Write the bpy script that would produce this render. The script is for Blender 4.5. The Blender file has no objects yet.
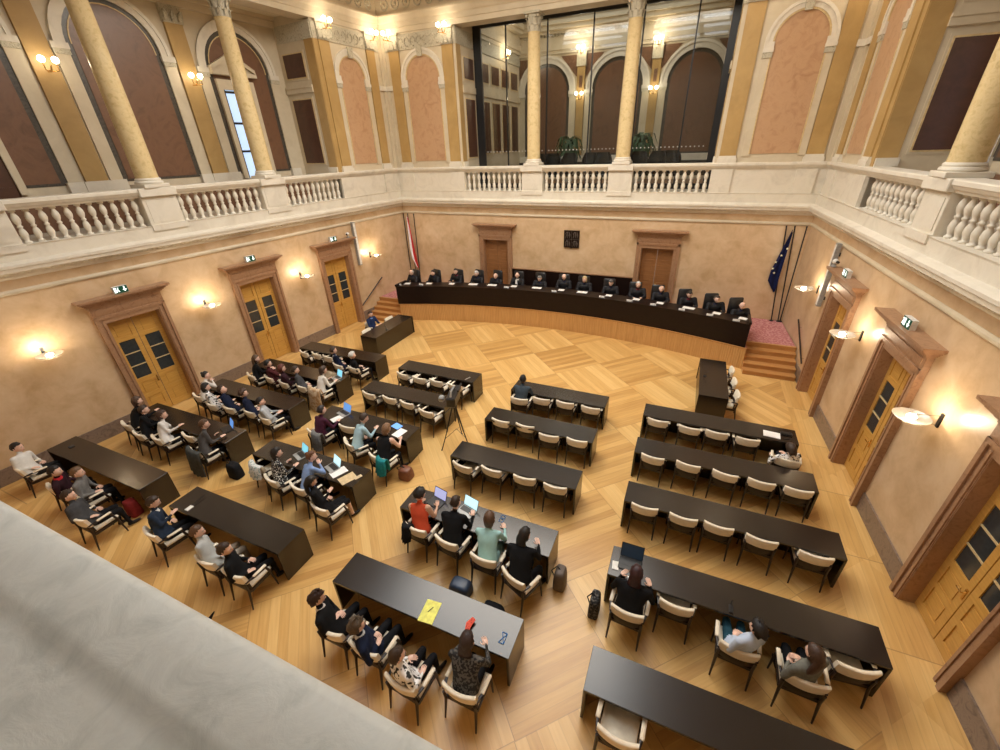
import bpy, bmesh, math, random
from mathutils import Vector, Matrix
random.seed(7)
C = bpy.context.scene.collection
PI = math.pi
TL, TR, W = 0.0854, -0.0539, 17.361

# ------------------------------------------------------------------ materials
def nt(name):
    m = bpy.data.materials.new(name); m.use_nodes = True
    n = m.node_tree.nodes; l = m.node_tree.links
    return m, n, l, n['Principled BSDF']
def ramp(n, l, src, stops):
    r = n.new('ShaderNodeValToRGB'); e = r.color_ramp.elements
    while len(e) < len(stops): e.new(0.5)
    for i, (p, c) in enumerate(stops):
        e[i].position = p; e[i].color = (c[0], c[1], c[2], 1)
    l.new(src, r.inputs[0]); return r.outputs[0]
def marble(name, c1, c2, scale=1.2, rough=.4, c3=None, dist=1.5, bump=0.0, stretch=(1, 1, 1)):
    m, n, l, b = nt(name)
    tc = n.new('ShaderNodeTexCoord'); mp = n.new('ShaderNodeMapping'); mp.inputs['Scale'].default_value = stretch
    l.new(tc.outputs['Object'], mp.inputs[0])
    no = n.new('ShaderNodeTexNoise'); no.inputs['Scale'].default_value = scale; no.inputs['Detail'].default_value = 8
    no.inputs['Roughness'].default_value = .62; no.inputs['Distortion'].default_value = dist
    l.new(mp.outputs[0], no.inputs['Vector'])
    st = [(.3, c1), (.7, c2)] if c3 is None else [(.28, c1), (.52, c2), (.75, c3)]
    l.new(ramp(n, l, no.outputs[0], st), b.inputs['Base Color'])
    b.inputs['Roughness'].default_value = rough
    if bump:
        bp = n.new('ShaderNodeBump'); bp.inputs['Strength'].default_value = bump; bp.inputs['Distance'].default_value = .02
        l.new(no.outputs[0], bp.inputs['Height']); l.new(bp.outputs[0], b.inputs['Normal'])
    return m
def plain(name, c, rough=.6, metal=0, var=.12, scale=14):
    m, n, l, b = nt(name)
    tc = n.new('ShaderNodeTexCoord'); no = n.new('ShaderNodeTexNoise'); no.inputs['Scale'].default_value = scale; no.inputs['Detail'].default_value = 3
    l.new(tc.outputs['Object'], no.inputs['Vector'])
    a = tuple(x * (1 - var) for x in c); d = tuple(min(1, x * (1 + var)) for x in c)
    l.new(ramp(n, l, no.outputs[0], [(.35, a), (.65, d)]), b.inputs['Base Color'])
    b.inputs['Roughness'].default_value = rough; b.inputs['Metallic'].default_value = metal
    return m
def wood(name, c1, c2, rough=.35, stretch=(1, 1, 14), scale=2.2, spec=.5):
    m = marble(name, c1, c2, scale, rough, None, .6, 0, stretch); m.node_tree.nodes['Principled BSDF'].inputs['Specular IOR Level'].default_value = .75 if 'dark_desk' in name else (.25 if 'bench' in name else spec)
    return m
def speck(name, c1, c2, scale=30, thr=.5, rough=.8):
    m, n, l, b = nt(name)
    tc = n.new('ShaderNodeTexCoord'); v = n.new('ShaderNodeTexNoise'); v.inputs['Scale'].default_value = scale; v.inputs['Detail'].default_value = 1
    l.new(tc.outputs['Object'], v.inputs['Vector'])
    l.new(ramp(n, l, v.outputs[0], [(thr - .02, c1), (thr + .02, c2)]), b.inputs['Base Color']); b.inputs['Roughness'].default_value = rough
    return m
def emit(name, c, s):
    m, n, l, b = nt(name); b.inputs['Base Color'].default_value = (*c, 1)
    b.inputs['Emission Color'].default_value = (*c, 1); b.inputs['Emission Strength'].default_value = s; return m
def glassy(name, tint=(1, 1, 1), gl=.12, rough=.02, fres=True):
    m = bpy.data.materials.new(name); m.use_nodes = True; n = m.node_tree.nodes; l = m.node_tree.links
    n.remove(n['Principled BSDF']); o = n['Material Output']
    t = n.new('ShaderNodeBsdfTransparent'); t.inputs[0].default_value = (*tint, 1)
    g = n.new('ShaderNodeBsdfGlossy'); g.inputs['Roughness'].default_value = rough
    mx = n.new('ShaderNodeMixShader')
    if fres:
        f = n.new('ShaderNodeFresnel'); f.inputs[0].default_value = 1.5; l.new(f.outputs[0], mx.inputs[0])
    else: mx.inputs[0].default_value = gl
    l.new(t.outputs[0], mx.inputs[1]); l.new(g.outputs[0], mx.inputs[2]); l.new(mx.outputs[0], o.inputs[0]); return m

M = {}
M['plaster'] = marble('wall_stucco', (.50, .33, .175), (.62, .44, .265), 1.9, .33, (.69, .52, .34), .35)
M['redstone'] = marble('red_brown_marble', (.24, .12, .06), (.38, .215, .12), 5, .3, (.31, .165, .085), 2)
M['base'] = marble('grey_brown_marble', (.10, .068, .05), (.25, .18, .135), 4, .3, (.17, .12, .09), 2.5)
M['stone'] = marble('gallery_stone', (.60, .54, .44), (.72, .66, .55), 1.5, .5, (.66, .60, .49), 1)
M['cream'] = marble('cream_stone', (.54, .45, .31), (.64, .55, .40), 1.2, .55, None, 1)
M['ochre'] = marble('ochre_plaster', (.38, .235, .08), (.48, .31, .115), 1.1, .5, None, 1)
M['pink'] = marble('pink_marble_panel', (.40, .215, .11), (.52, .32, .18), 3, .35, (.46, .27, .145), 1)
M['brown'] = marble('brown_marble_panel', (.12, .06, .033), (.18, .09, .05), 1.6, .3, (.15, .072, .04), 2)
M['dkbrown'] = marble('dark_brown_panel', (.065, .028, .016), (.10, .042, .024), 2, .3, None, 2)
M['dark'] = marble('dark_grey_marble', (.035, .03, .025), (.10, .085, .065), 5, .3, None, 3)
M['column'] = marble('yellow_column_marble', (.52, .38, .17), (.70, .55, .30), 9, .22, (.62, .46, .22), .6)
M['frieze'] = marble('frieze_relief', (.20, .17, .11), (.55, .50, .38), 7, .7, (.38, .34, .25), 3, .8)
M['door'] = wood('honey_oak_door', (.52, .27, .055), (.66, .37, .09), .3)
M['doorbr'] = wood('brown_oak_door', (.23, .095, .032), (.33, .15, .055), .35)
M['dkglass'] = plain('door_pane_glass', (.035, .04, .042), .08, 0, .1)
M['white'] = plain('white_paint', (.75, .73, .68), .5)
M['desk'] = wood('dark_desk_wood', (.010, .0065, .005), (.018, .012, .009), .24, (2, 14, 14), 3, .6)
M['bench'] = wood('judges_bench_wood', (.008, .004, .003), (.016, .008, .006), .35, (2, 2, 9), 3)
M['oak'] = wood('podium_oak', (.50, .26, .085), (.66, .38, .14), .35, (14, 14, .6), 1.6)
M['oakst'] = wood('step_oak', (.42, .19, .06), (.58, .30, .10), .35, (1, 10, 10), 2)
M['carpet'] = speck('pink_carpet', (.42, .15, .15), (.55, .26, .25), 14, .5, .95)
M['chairwood'] = plain('dark_chair_wood', (.016, .007, .005), .4)
M['fabric'] = plain('cream_upholstery', (.80, .71, .56), .7, 0, .05)
M['leather'] = plain('black_leather', (.012, .012, .014), .35)
M['black'] = plain('black_metal', (.012, .012, .013), .35)
M['grey'] = plain('grey_metal', (.35, .35, .34), .4, .3)
M['steel'] = plain('steel', (.6, .6, .58), .25, 1)
M['brass'] = plain('brass', (.75, .5, .2), .25, 1)
M['gold'] = plain('gilt_edge', (.62, .47, .24), .45, 0)
M['paper'] = plain('white_paper', (.86, .85, .82), .7, 0, .03)
M['glass'] = glassy('clear_glass', (.90, .92, .91))
M['dish'] = glassy('frosted_dish_glass', (.92, .9, .84), .42, .4, False)
M['skylt'] = emit('daylight_glass', (.84, .92, 1.0), 4.0)
M['winblue'] = emit('evening_window_glass', (.45, .62, .85), .75)
M['bulb'] = emit('lamp_bulb', (1, .88, .68), 22)
M['bulb2'] = emit('sconce_bulb', (1, .86, .66), 60)
M['screen'] = emit('laptop_display', (.22, .62, .80), .9)
M['screen2'] = emit('tablet_display', (.12, .30, .72), .8)
M['screenw'] = emit('pale_laptop_display', (.55, .85, .92), .95)
M['screend'] = emit('dim_laptop_display', (.012, .022, .035), .5)
M['screenl'] = emit('lilac_laptop_display', (.42, .45, .75), .8)
M['green'] = emit('exit_sign_green', (.0, .07, .04), .12)
M['signwhite'] = emit('exit_sign_white', (.9, 1, .95), 1.0)
M['leaf'] = plain('plant_leaf', (.03, .08, .03), .5, 0, .3)
M['pot'] = plain('white_pot', (.6, .58, .54), .5)
M['ceil'] = marble('ceiling_plaster', (.70, .60, .43), (.78, .68, .50), 2, .7)

def parquet():
    m, n, l, b = nt('parquet_floor')
    tc = n.new('ShaderNodeTexCoord'); sp = n.new('ShaderNodeSeparateXYZ'); l.new(tc.outputs['Object'], sp.inputs[0])
    def mt(op, a, c=None, cl=False):
        q = n.new('ShaderNodeMath'); q.operation = op; q.use_clamp = cl
        for i, v in enumerate((a, c)):
            if v is None: continue
            if isinstance(v, (int, float)): q.inputs[i].default_value = v
            else: l.new(v, q.inputs[i])
        return q.outputs[0]
    x, y = sp.outputs[0], sp.outputs[1]
    x0 = mt('SUBTRACT', x, 4.73); y0 = mt('SUBTRACT', y, -3.22)
    s = 1 / 2.575
    u = mt('MULTIPLY', mt('ADD', x0, y0), s); v = mt('MULTIPLY', mt('SUBTRACT', x0, y0), s)
    fu = mt('FLOOR', u); fv = mt('FLOOR', v)
    par = mt('MODULO', mt('ADD', mt('ADD', fu, fv), 100), 2)
    border = mt('MAXIMUM', mt('GREATER_THAN', x, 17.05), mt('LESS_THAN', x, .0))
    par = mt('MULTIPLY', par, mt('SUBTRACT', 1, border))
    def mixf(f, a, c):
        q = n.new('ShaderNodeMix'); q.data_type = 'FLOAT'; l.new(f, q.inputs[0])
        for i, vv in ((2, a), (3, c)):
            if isinstance(vv, (int, float)): q.inputs[i].default_value = vv
            else: l.new(vv, q.inputs[i])
        return q.outputs[0]
    across = mixf(par, u, v); along = mixf(par, v, u)
    xs = mt('MULTIPLY', x, .55)
    across = mixf(border, across, xs); along = mixf(border, along, mt('MULTIPLY', y, .55))
    pl = mt('MULTIPLY', across, 11)
    pid = mt('FLOOR', pl); fr = mt('FRACT', pl)
    cid = mt('ADD', mt('MULTIPLY', fu, 7.13), mt('MULTIPLY', fv, 3.71))
    seg = mt('FLOOR', mt('ADD', mt('MULTIPLY', along, 1.0), mt('MULTIPLY', pid, .0)))
    cv = n.new('ShaderNodeCombineXYZ'); l.new(pid, cv.inputs[0]); l.new(cid, cv.inputs[1]); l.new(seg, cv.inputs[2])
    wn = n.new('ShaderNodeTexWhiteNoise'); wn.noise_dimensions = '3D'; l.new(cv.outputs[0], wn.inputs['Vector'])
    gv = n.new('ShaderNodeCombineXYZ'); l.new(mt('MULTIPLY', across, 40), gv.inputs[0]); l.new(mt('MULTIPLY', along, 2.5), gv.inputs[1]); l.new(wn.outputs[0], gv.inputs[2])
    gn = n.new('ShaderNodeTexNoise'); gn.inputs['Scale'].default_value = 1; gn.inputs['Detail'].default_value = 4; l.new(gv.outputs[0], gn.inputs['Vector'])
    t = mt('ADD', mt('MULTIPLY', wn.outputs[0], .35), mt('MULTIPLY', gn.outputs[0], .5))
    t = mt('ADD', t, mt('MULTIPLY', par, .20))
    col = ramp(n, l, t, [(.15, (.80, .53, .21)), (.5, (.66, .39, .13)), (.95, (.44, .22, .06))])
    # joints
    j1 = mt('LESS_THAN', mt('MINIMUM', fr, mt('SUBTRACT', 1, fr)), .035)
    fa = mt('FRACT', along); j2 = mt('LESS_THAN', mt('MINIMUM', fa, mt('SUBTRACT', 1, fa)), .006)
    jj = mt('MULTIPLY', mt('MAXIMUM', mt('MULTIPLY', j1, .35), j2), .45)
    mx = n.new('ShaderNodeMix'); mx.data_type = 'RGBA'; l.new(jj, mx.inputs[0]); l.new(col, mx.inputs[6]); mx.inputs[7].default_value = (.22, .10, .035, 1)
    l.new(mx.outputs[2], b.inputs['Base Color']); b.inputs['Roughness'].default_value = .3
    return m
M['parquet'] = parquet()
def slats():
    m = M['oak'].copy(); m.name = 'slatted_oak'
    n = m.node_tree.nodes; l = m.node_tree.links; b = n['Principled BSDF']
    tc = n.new('ShaderNodeTexCoord'); w = n.new('ShaderNodeTexWave'); w.bands_direction = 'X'; w.inputs['Scale'].default_value = 4.2
    l.new(tc.outputs['Object'], w.inputs[0]); bp = n.new('ShaderNodeBump'); bp.inputs['Strength'].default_value = .8; bp.inputs['Distance'].default_value = .02
    l.new(w.outputs[1], bp.inputs['Height']); l.new(bp.outputs[0], b.inputs['Normal']); return m
M['slats'] = slats()
_cc = {}
def cloth(c, rough=.85):
    k = ('c',) + tuple(c)
    if k not in _cc: _cc[k] = plain('cloth_%d' % len(_cc), c, rough, 0, .18 if max(c) < .3 else .05, 12)
    _cc[k].node_tree.nodes['Principled BSDF'].inputs['Specular IOR Level'].default_value = .2
    return _cc[k]
SK = [plain('skin_light', (.80, .52, .40), .5, 0, .06), plain('skin_tan', (.64, .38, .26), .5, 0, .06), plain('skin_dark', (.09, .045, .028), .5, 0, .06)]
M['pat_dot'] = speck('black_white_dots', (.01, .01, .012), (.75, .75, .72), 34, .58)
M['pat_floral'] = speck('black_white_floral', (.02, .02, .02), (.82, .8, .78), 17, .44)
M['pat_lace'] = speck('black_lace', (.008, .008, .009), (.10, .09, .08), 26, .52)
M['pat_scarf'] = speck('pale_patterned_cloth', (.72, .74, .72), (.32, .42, .42), 22, .57)

# ------------------------------------------------------------------ mesh builder
class MB:
    def __init__(s): s.v = []; s.f = []; s.m = []; s.T = None
    def add(s, vs, fs, m=0):
        k = len(s.v); s.v += [tuple(p) for p in vs]; s.f += [tuple(i + k for i in f) for f in fs]; s.m += [m] * len(fs)
    def hexa(s, p, m=0):   # 8 points: bottom 4 then top 4
        s.add(p, [(0, 3, 2, 1), (4, 5, 6, 7), (0, 1, 5, 4), (1, 2, 6, 5), (2, 3, 7, 6), (3, 0, 4, 7)], m)
    def box(s, x0, x1, y0, y1, z0, z1, m=0, F=None, bev=0):
        if bev:
            return s.bbox(x0, x1, y0, y1, z0, z1, bev, m, F)
        p = [(x0, y0, z0), (x1, y0, z0), (x1, y1, z0), (x0, y1, z0), (x0, y0, z1), (x1, y0, z1), (x1, y1, z1), (x0, y1, z1)]
        s.hexa([F(*q) for q in p] if F else p, m)
    def bbox(s, x0, x1, y0, y1, z0, z1, b, m=0, F=None):
        L = [(z0, b), (z0 + b, 0), (z1 - b, 0), (z1, b)]; r = []
        for z, i in L:
            r.append([(x0 + b, y0 + i, z), (x1 - b, y0 + i, z), (x1 - i, y0 + b, z), (x1 - i, y1 - b, z), (x1 - b, y1 - i, z), (x0 + b, y1 - i, z), (x0 + i, y1 - b, z), (x0 + i, y0 + b, z)])
        vs = [p for q in r for p in q]
        if F: vs = [F(*q) for q in vs]
        fs = [tuple(range(7, -1, -1)), tuple(range(24, 32))]
        for k in range(3):
            for j in range(8):
                a = k * 8 + j; c = k * 8 + (j + 1) % 8; fs.append((a, c, c + 8, a + 8))
        s.add(vs, fs, m)
    def prism(s, poly, z0, z1, m=0, F=None):
        n = len(poly); vs = [(p[0], p[1], z0) for p in poly] + [(p[0], p[1], z1) for p in poly]
        if F: vs = [F(*q) for q in vs]
        s.add(vs, [tuple(range(n - 1, -1, -1)), tuple(range(n, 2 * n))] + [(i, (i + 1) % n, n + (i + 1) % n, n + i) for i in range(n)], m)
    def slab(s, poly, o0, o1, m=0, F=None):   # poly in (s,z), extruded in off
        n = len(poly); vs = [(p[0], o0, p[1]) for p in poly] + [(p[0], o1, p[1]) for p in poly]
        if F: vs = [F(*q) for q in vs]
        s.add(vs, [tuple(range(n - 1, -1, -1)), tuple(range(n, 2 * n))] + [(i, (i + 1) % n, n + (i + 1) % n, n + i) for i in range(n)], m)
    def rings(s, rings, m=0, cap=True, loop=False):
        n = len(rings[0]); vs = [p for r in rings for p in r]; fs = []
        R = len(rings)
        for k in range(R if loop else R - 1):
            for j in range(n):
                a = k * n + j; b = k * n + (j + 1) % n; c = ((k + 1) % R) * n + (j + 1) % n; d = ((k + 1) % R) * n + j
                fs.append((a, b, c, d))
        if cap and not loop: fs += [tuple(range(n - 1, -1, -1)), tuple(range((R - 1) * n, R * n))]
        s.add(vs, fs, m)
    def lathe(s, prof, cx=0, cy=0, n=16, m=0, F=None, sy=1):
        rr = []
        for r, z in prof:
            q = [(cx + r * math.cos(2 * PI * i / n), cy + sy * r * math.sin(2 * PI * i / n), z) for i in range(n)]
            rr.append([F(*p) for p in q] if F else q)
        s.rings(rr, m)
    def tube(s, pts, rad, n=8, m=0, right=None, cap=True):
        pts = [Vector(p) for p in pts]; rr = []
        if not isinstance(rad, (list, tuple)): rad = [rad] * len(pts)
        prev = None
        for i, p in enumerate(pts):
            d = (pts[min(i + 1, len(pts) - 1)] - pts[max(i - 1, 0)])
            if d.length < 1e-9: d = Vector((0, 0, 1))
            d.normalize()
            a = Vector(right) if right is not None else (prev if prev is not None else (Vector((1, 0, 0)) if abs(d.x) < .8 else Vector((0, 1, 0))))
            a = a - d * a.dot(d)
            if a.length < 1e-6: a = d.orthogonal()
            a.normalize(); prev = a; b = d.cross(a)
            rx, ry = rad[i] if isinstance(rad[i], (tuple, list)) else (rad[i], rad[i])
            rr.append([p + a * rx * math.cos(2 * PI * k / n) + b * ry * math.sin(2 * PI * k / n) for k in range(n)])
        s.rings(rr, m, cap)
    def ball(s, c, r, n=12, m=0, seg=8):
        c = Vector(c); r = r if isinstance(r, (tuple, list)) else (r, r, r)
        rr = []
        for k in range(seg + 1):
            t = PI * (k + .02) / (seg + .04)
            rr.append([(c.x + r[0] * math.sin(t) * math.cos(2 * PI * i / n), c.y + r[1] * math.sin(t) * math.sin(2 * PI * i / n), c.z - r[2] * math.cos(t)) for i in range(n)])
        s.rings(rr, m)
    def mesh(s, name, mats, smooth=False, off=None):
        me = bpy.data.meshes.new(name)
        vs = [(a - off[0], b - off[1], c - off[2]) for a, b, c in s.v] if off else s.v
        me.from_pydata(vs, [], s.f)
        for mm in mats: me.materials.append(mm)
        me.polygons.foreach_set('material_index', s.m)
        bm = bmesh.new(); bm.from_mesh(me); bmesh.ops.recalc_face_normals(bm, faces=bm.faces); bm.to_mesh(me); bm.free()
        if smooth: me.shade_smooth()
        me.update(); return me
    def build(s, name, mats, parent=None, smooth=False, world=False, label=None, ang=None):
        if not isinstance(mats, (list, tuple)): mats = [mats]
        mats = [M[k] if isinstance(k, str) else k for k in mats]
        if parent is not None:
            off = None
            me = s.mesh(name, mats, smooth)
            if world: me.transform(PMX[parent.name].inverted())
            o = bpy.data.objects.new(name, me); C.objects.link(o); o.parent = parent
        else:
            xs = [p[0] for p in s.v]; ys = [p[1] for p in s.v]; zs = [p[2] for p in s.v]
            off = ((min(xs) + max(xs)) / 2, (min(ys) + max(ys)) / 2, min(zs))
            me = s.mesh(name, mats, smooth, off)
            o = bpy.data.objects.new(name, me); C.objects.link(o); o.location = off
        if smooth: 
            try: me.set_sharp_from_angle(angle=math.radians(ang or 40))
            except Exception: pass
        if label: o['label'] = label
        return o
PMX = {}
def thing(name, label, cat, loc=(0, 0, 0), rz=0, group=None):
    o = bpy.data.objects.new(name, None); C.objects.link(o); o.location = loc; o.rotation_euler = (0, 0, rz); o.empty_display_size = .1
    o['label'] = label; o['category'] = cat
    if group: o['group'] = group
    PMX[o.name] = Matrix.Translation(loc) @ Matrix.Rotation(rz, 4, 'Z'); return o
def tag(o, label, cat, group=None):
    o['label'] = label; o['category'] = cat
    if group: o['group'] = group
    return o
def struct(o): o['kind'] = 'structure'; return o
def sroot(name, loc=(0, 0, 0)):
    o = bpy.data.objects.new(name, None); C.objects.link(o); o.location = loc; o['kind'] = 'structure'; o.empty_display_size = .1
    PMX[o.name] = Matrix.Translation(loc); return o
def dup(root, loc, rz, label=None, group=None, lab=None):
    r = root.copy(); C.objects.link(r); r.location = loc; r.rotation_euler = (0, 0, rz)
    if label: r['label'] = label
    if group: r['group'] = group
    PMX[r.name] = Matrix.Translation(loc) @ Matrix.Rotation(rz, 4, 'Z')
    for ch in list(root.children):
        c = ch.copy(); C.objects.link(c); c.parent = r
        for g in ch.children:
            d = g.copy(); C.objects.link(d); d.parent = c
    return r
# wall frames: (s along wall away from judges' corner, off into room, z)
def FL(s, o, z): return (-math.sin(TL) * s + math.cos(TL) * o, -math.cos(TL) * s - math.sin(TL) * o, z)
def FR(s, o, z): return (W - math.sin(TR) * s - math.cos(TR) * o, -math.cos(TR) * s + math.sin(TR) * o, z)
def FB(s, o, z): return (s, -o, z)
LS = 19.2     # wall length built

# ------------------------------------------------------------------ floor / lower walls
b = MB(); b.prism([(-2.6, -19.4), (19.4, -19.4), (17.9, .4), (-.4, .4)], -.2, 0)
me = b.mesh('floor', [M['parquet']]); fl = bpy.data.objects.new('floor', me); C.objects.link(fl); struct(fl)
DC = (4.75, 8.43, 12.28)          # door centres along the side walls
DHW, DTOP = .66, 3.17
DCR = (4.93, 8.55, 12.33)
def side_wall(F, name, nb):
    DC = globals()['DC'] if F is FL else DCR
    b = MB(); xs = [-.4]
    for c in DC: xs += [c - DHW, c + DHW]
    xs.append(LS)
    for i in range(0, len(xs), 2): b.box(xs[i], xs[i + 1], -.5, 0, 0, 4.74, 0, F)
    for c in DC: b.box(c - DHW, c + DHW, -.5, 0, DTOP, 4.74, 0, F)
    struct(b.build(name, 'plaster'))
    b = MB(); xs = [0]
    for c in DC: xs += [c - .87, c + .87]
    xs.append(LS)
    for i in range(0, len(xs), 2):
        x0 = xs[i] if i else 2.7
        b.box(x0, xs[i + 1], 0, .035, 0, .43, 0, F)
    struct(b.build(nb, 'base'))
side_wall(FL, 'wall_left', 'baseboard_left'); side_wall(FR, 'wall_right', 'baseboard_right')
# back wall with two door openings
BD = (5.07, 12.34)
b = MB(); xs = [-.5, BD[0] - .63, BD[0] + .63, BD[1] - .63, BD[1] + .63, W + .5]
for i in (0, 2, 4): b.box(xs[i], xs[i + 1], -.5, 0, 0, 4.74, 0, FB)
for c in BD: b.box(c - .63, c + .63, -.5, 0, 3.33, 4.74, 0, FB); b.box(c - .63, c + .63, -.5, 0, 0, .8, 0, FB)
struct(b.build('wall_back', 'plaster'))
# vertical wall joints (shallow dark grooves with light lips)
def door_cap(b, c, F, m=0, z=3.6, hw=.85):
    b.slab([(c - hw, z), (c + hw, z), (c + hw, z + .06), (c - hw, z + .06)], 0, .13, m, F)
    for k, (e, o, z0, z1) in enumerate([(.05, .17, z + .06, z + .10), (.09, .21, z + .10, z + .14), (.14, .26, z + .14, z + .18), (.19, .30, z + .18, z + .21), (.23, .34, z + .21, z + .27)]):
        b.box(c - hw - e, c + hw + e, 0, o, z0, z1, m, F)
def door_frame(c, F, hw, top, par, mat, z0=0):
    b = MB()
    for s in (-1, 1):
        a, d = c + s * hw, c + s * (hw + .2)
        b.box(min(a, d), max(a, d), 0, .10, z0, top + .2, 0, F)
        a, d = c + s * (hw + .13), c + s * (hw + .21)
        b.box(min(a, d), max(a, d), .10, .135, z0, top + .21, 0, F)
        a, d = c + s * (hw + .02), c + s * (hw + .07)
        b.box(min(a, d), max(a, d), .10, .12, z0, top + .07, 0, F)
        a, d = c + s * (hw - .012), c + s * hw      # jamb lining
        b.box(min(a, d), max(a, d), -.2, .09, z0, top, 0, F)
    b.box(c - hw, c + hw, 0, .10, top, top + .2, 0, F); b.box(c - hw - .21, c + hw + .21, .10, .135, top + .13, top + .21, 0, F)
    b.box(c - hw, c + hw, -.2, .09, top - .012, top, 0, F)
    b.box(c - hw - .21, c + hw + .21, 0, .11, top + .2, top + .47, 0, F)
    b.box(c - hw - .12, c + hw + .12, .11, .125, top + .26, top + .41, 0, F)
    o = b.build('door_frame', mat, par, world=True)
    b = MB(); door_cap(b, c, F, 0, top + .45, hw + .21); b.build('door_cap', mat, par, world=True)
def side_door(F, c, idx):
    par = sroot('door_%d' % idx, FG(F, c, 0, 0)); door_frame(c, F, DHW, DTOP, par, 'redstone')
    for s in (-1, 1):
        b = MB(); a = c + (s - 1) / 2 * DHW; d = a + DHW       # leaf from a..d
        a += .012; d -= .006; o0, o1 = -.20, -.15; st = .12
        b.box(a, a + st, o0, o1, 0.02, DTOP - .02, 0, F); b.box(d - st, d, o0, o1, .02, DTOP - .02, 0, F)
        for z0, z1 in ((.02, .2), (.62, .74), (1.14, 1.28), (2.48, 2.6), (3.03, 3.15)): b.box(a + st, d - st, o0, o1, z0, z1, 0, F)
        for z0, z1 in ((.2, .62), (.74, 1.14), (2.6, 3.03)):
            b.box(a + st, d - st, o0 + .01, o1 - .02, z0, z1, 0, F); b.box(a + st + .05, d - st - .05, o1 - .02, o1 - .008, z0 + .05, z1 - .05, 0, F)
        lf = b.build('door_leaf', 'door', par, world=True)
        PMX[lf.name] = PMX[par.name]
        b = MB(); b.box(a + st, d - st, o0 + .015, o0 + .03, 1.28, 2.48, 0, F); b.build('pane', 'dkglass', lf, world=True)
        b = MB()
        for z in (1.68, 2.08): b.box(a + st, d - st, o0 + .03, o1, z - .013, z + .013, 0, F)
        b.build('glazing_bar', 'gold', lf, world=True)
        if s == (1 if F is FL else -1):
            b = MB(); x = (a if s > 0 else d) + s * .045
            b.box(x - .02, x + .02, o1, o1 + .015, 1.0, 1.2, 0, F)
            b.tube([F(x, o1, 1.12), F(x, o1 + .06, 1.12), F(x + s * .12, o1 + .06, 1.12)], .011, 8)
            b.build('door_handle', 'brass', lf, world=True)
def FG(F, s, o, z): return F(s, o, z)
k = 1
for F in (FL, FR):
    for c in (DC if F is FL else DCR): side_door(F, c, k); k += 1
for c in BD:
    par = sroot('door_%d' % k, FB(c, 0, .8)); k += 1
    door_frame(c, FB, .63, 3.33, par, 'redstone', .8)
    for s in (-1, 1):
        b = MB(); a = c + (s - 1) / 2 * .63 + .008; d = a + .615; o0, o1 = -.2, -.15; st = .1
        b.box(a, a + st, o0, o1, .8, 3.31, 0, FB); b.box(d - st, d, o0, o1, .8, 3.31, 0, FB)
        for z0, z1 in ((.8, .98), (1.75, 1.87), (2.72, 2.82), (3.2, 3.31)): b.box(a + st, d - st, o0, o1, z0, z1, 0, FB)
        for z0, z1 in ((.98, 1.75), (1.87, 2.72), (2.82, 3.2)):
            b.box(a + st, d - st, o0 + .01, o1 - .02, z0, z1, 0, FB); b.box(a + st + .05, d - st - .05, o1 - .02, o1 - .008, z0 + .05, z1 - .05, 0, FB)
        lf = b.build('door_leaf', 'doorbr', par, world=True)
        PMX[lf.name] = PMX[par.name]
        if s > 0:
            b = MB(); b.tube([FB(a + .05, o1, 1.8), FB(a + .05, o1 + .05, 1.8), FB(a + .15, o1 + .05, 1.8)], .012, 8); b.build('door_handle', 'brass', lf, world=True)

# ------------------------------------------------------------------ swept mouldings (left wall, back wall, right wall)
def corner(F1, s1, F2, s2): pass
def path_pts(o, z):
    # four nodes of the line offset o into the room
    p0 = FL(LS, o, z); p3 = FR(LS, o, z)
    # left corner: intersection of left offset line with y=-o
    s = (o - math.sin(TL) * o) / math.cos(TL); p1 = FL(s, o, z)
    s2 = (o - (-math.sin(TR) * -1) * o * -1) / math.cos(TR)
    # solve right: y = -cos(TR)s + sin(TR)o = -o
    s2 = (o + math.sin(TR) * o) / math.cos(TR); p2 = FR(s2, o, z)
    return [p0, p1, p2, p3]
def sweep(name, prof, mat, closed=True, smooth=False):
    b = MB(); P = [path_pts(o, z) for o, z in prof]
    rings = [[P[j][i] for j in range(len(prof))] for i in range(4)]
    b.rings(rings); return struct(b.build(name, mat, smooth=smooth))
sweep('trim_1', [(-.1, 4.38), (.03, 4.38), (.05, 4.41), (.05, 4.45), (.02, 4.49), (-.1, 4.49)], 'cream')
sweep('trim_2', [(-.1, 4.72), (.04, 4.72), (.06, 4.75), (.11, 4.78), (.12, 4.83), (.2, 4.88), (.27, 4.90), (.28, 4.98), (.31, 5.0), (.31, 5.06), (.22, 5.1), (.12, 5.12), (.12, 5.40), (.14, 5.44), (-.38, 5.44), (-.38, 4.72)], 'stone')
# dentils under the cornice
b = MB()
for F in (FL, FR):
    for i in range(150): s = .35 + i * .125; b.box(s, s + .06, .11, .17, 4.83, 4.875, 0, F)
for i in range(134): s = .35 + i * .125; b.box(s, s + .06, .11, .17, 4.83, 4.875, 0, FB)
o = struct(b.build('trim_3', 'stone'))
# rail (coping) of the balustrade, continuous
sweep('trim_4', [(-.30, 6.19), (.03, 6.19), (.05, 6.23), (.09, 6.26), (.12, 6.31), (.14, 6.33), (.14, 6.40), (.12, 6.42), (-.34, 6.42), (-.34, 6.33)], 'stone')

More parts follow.
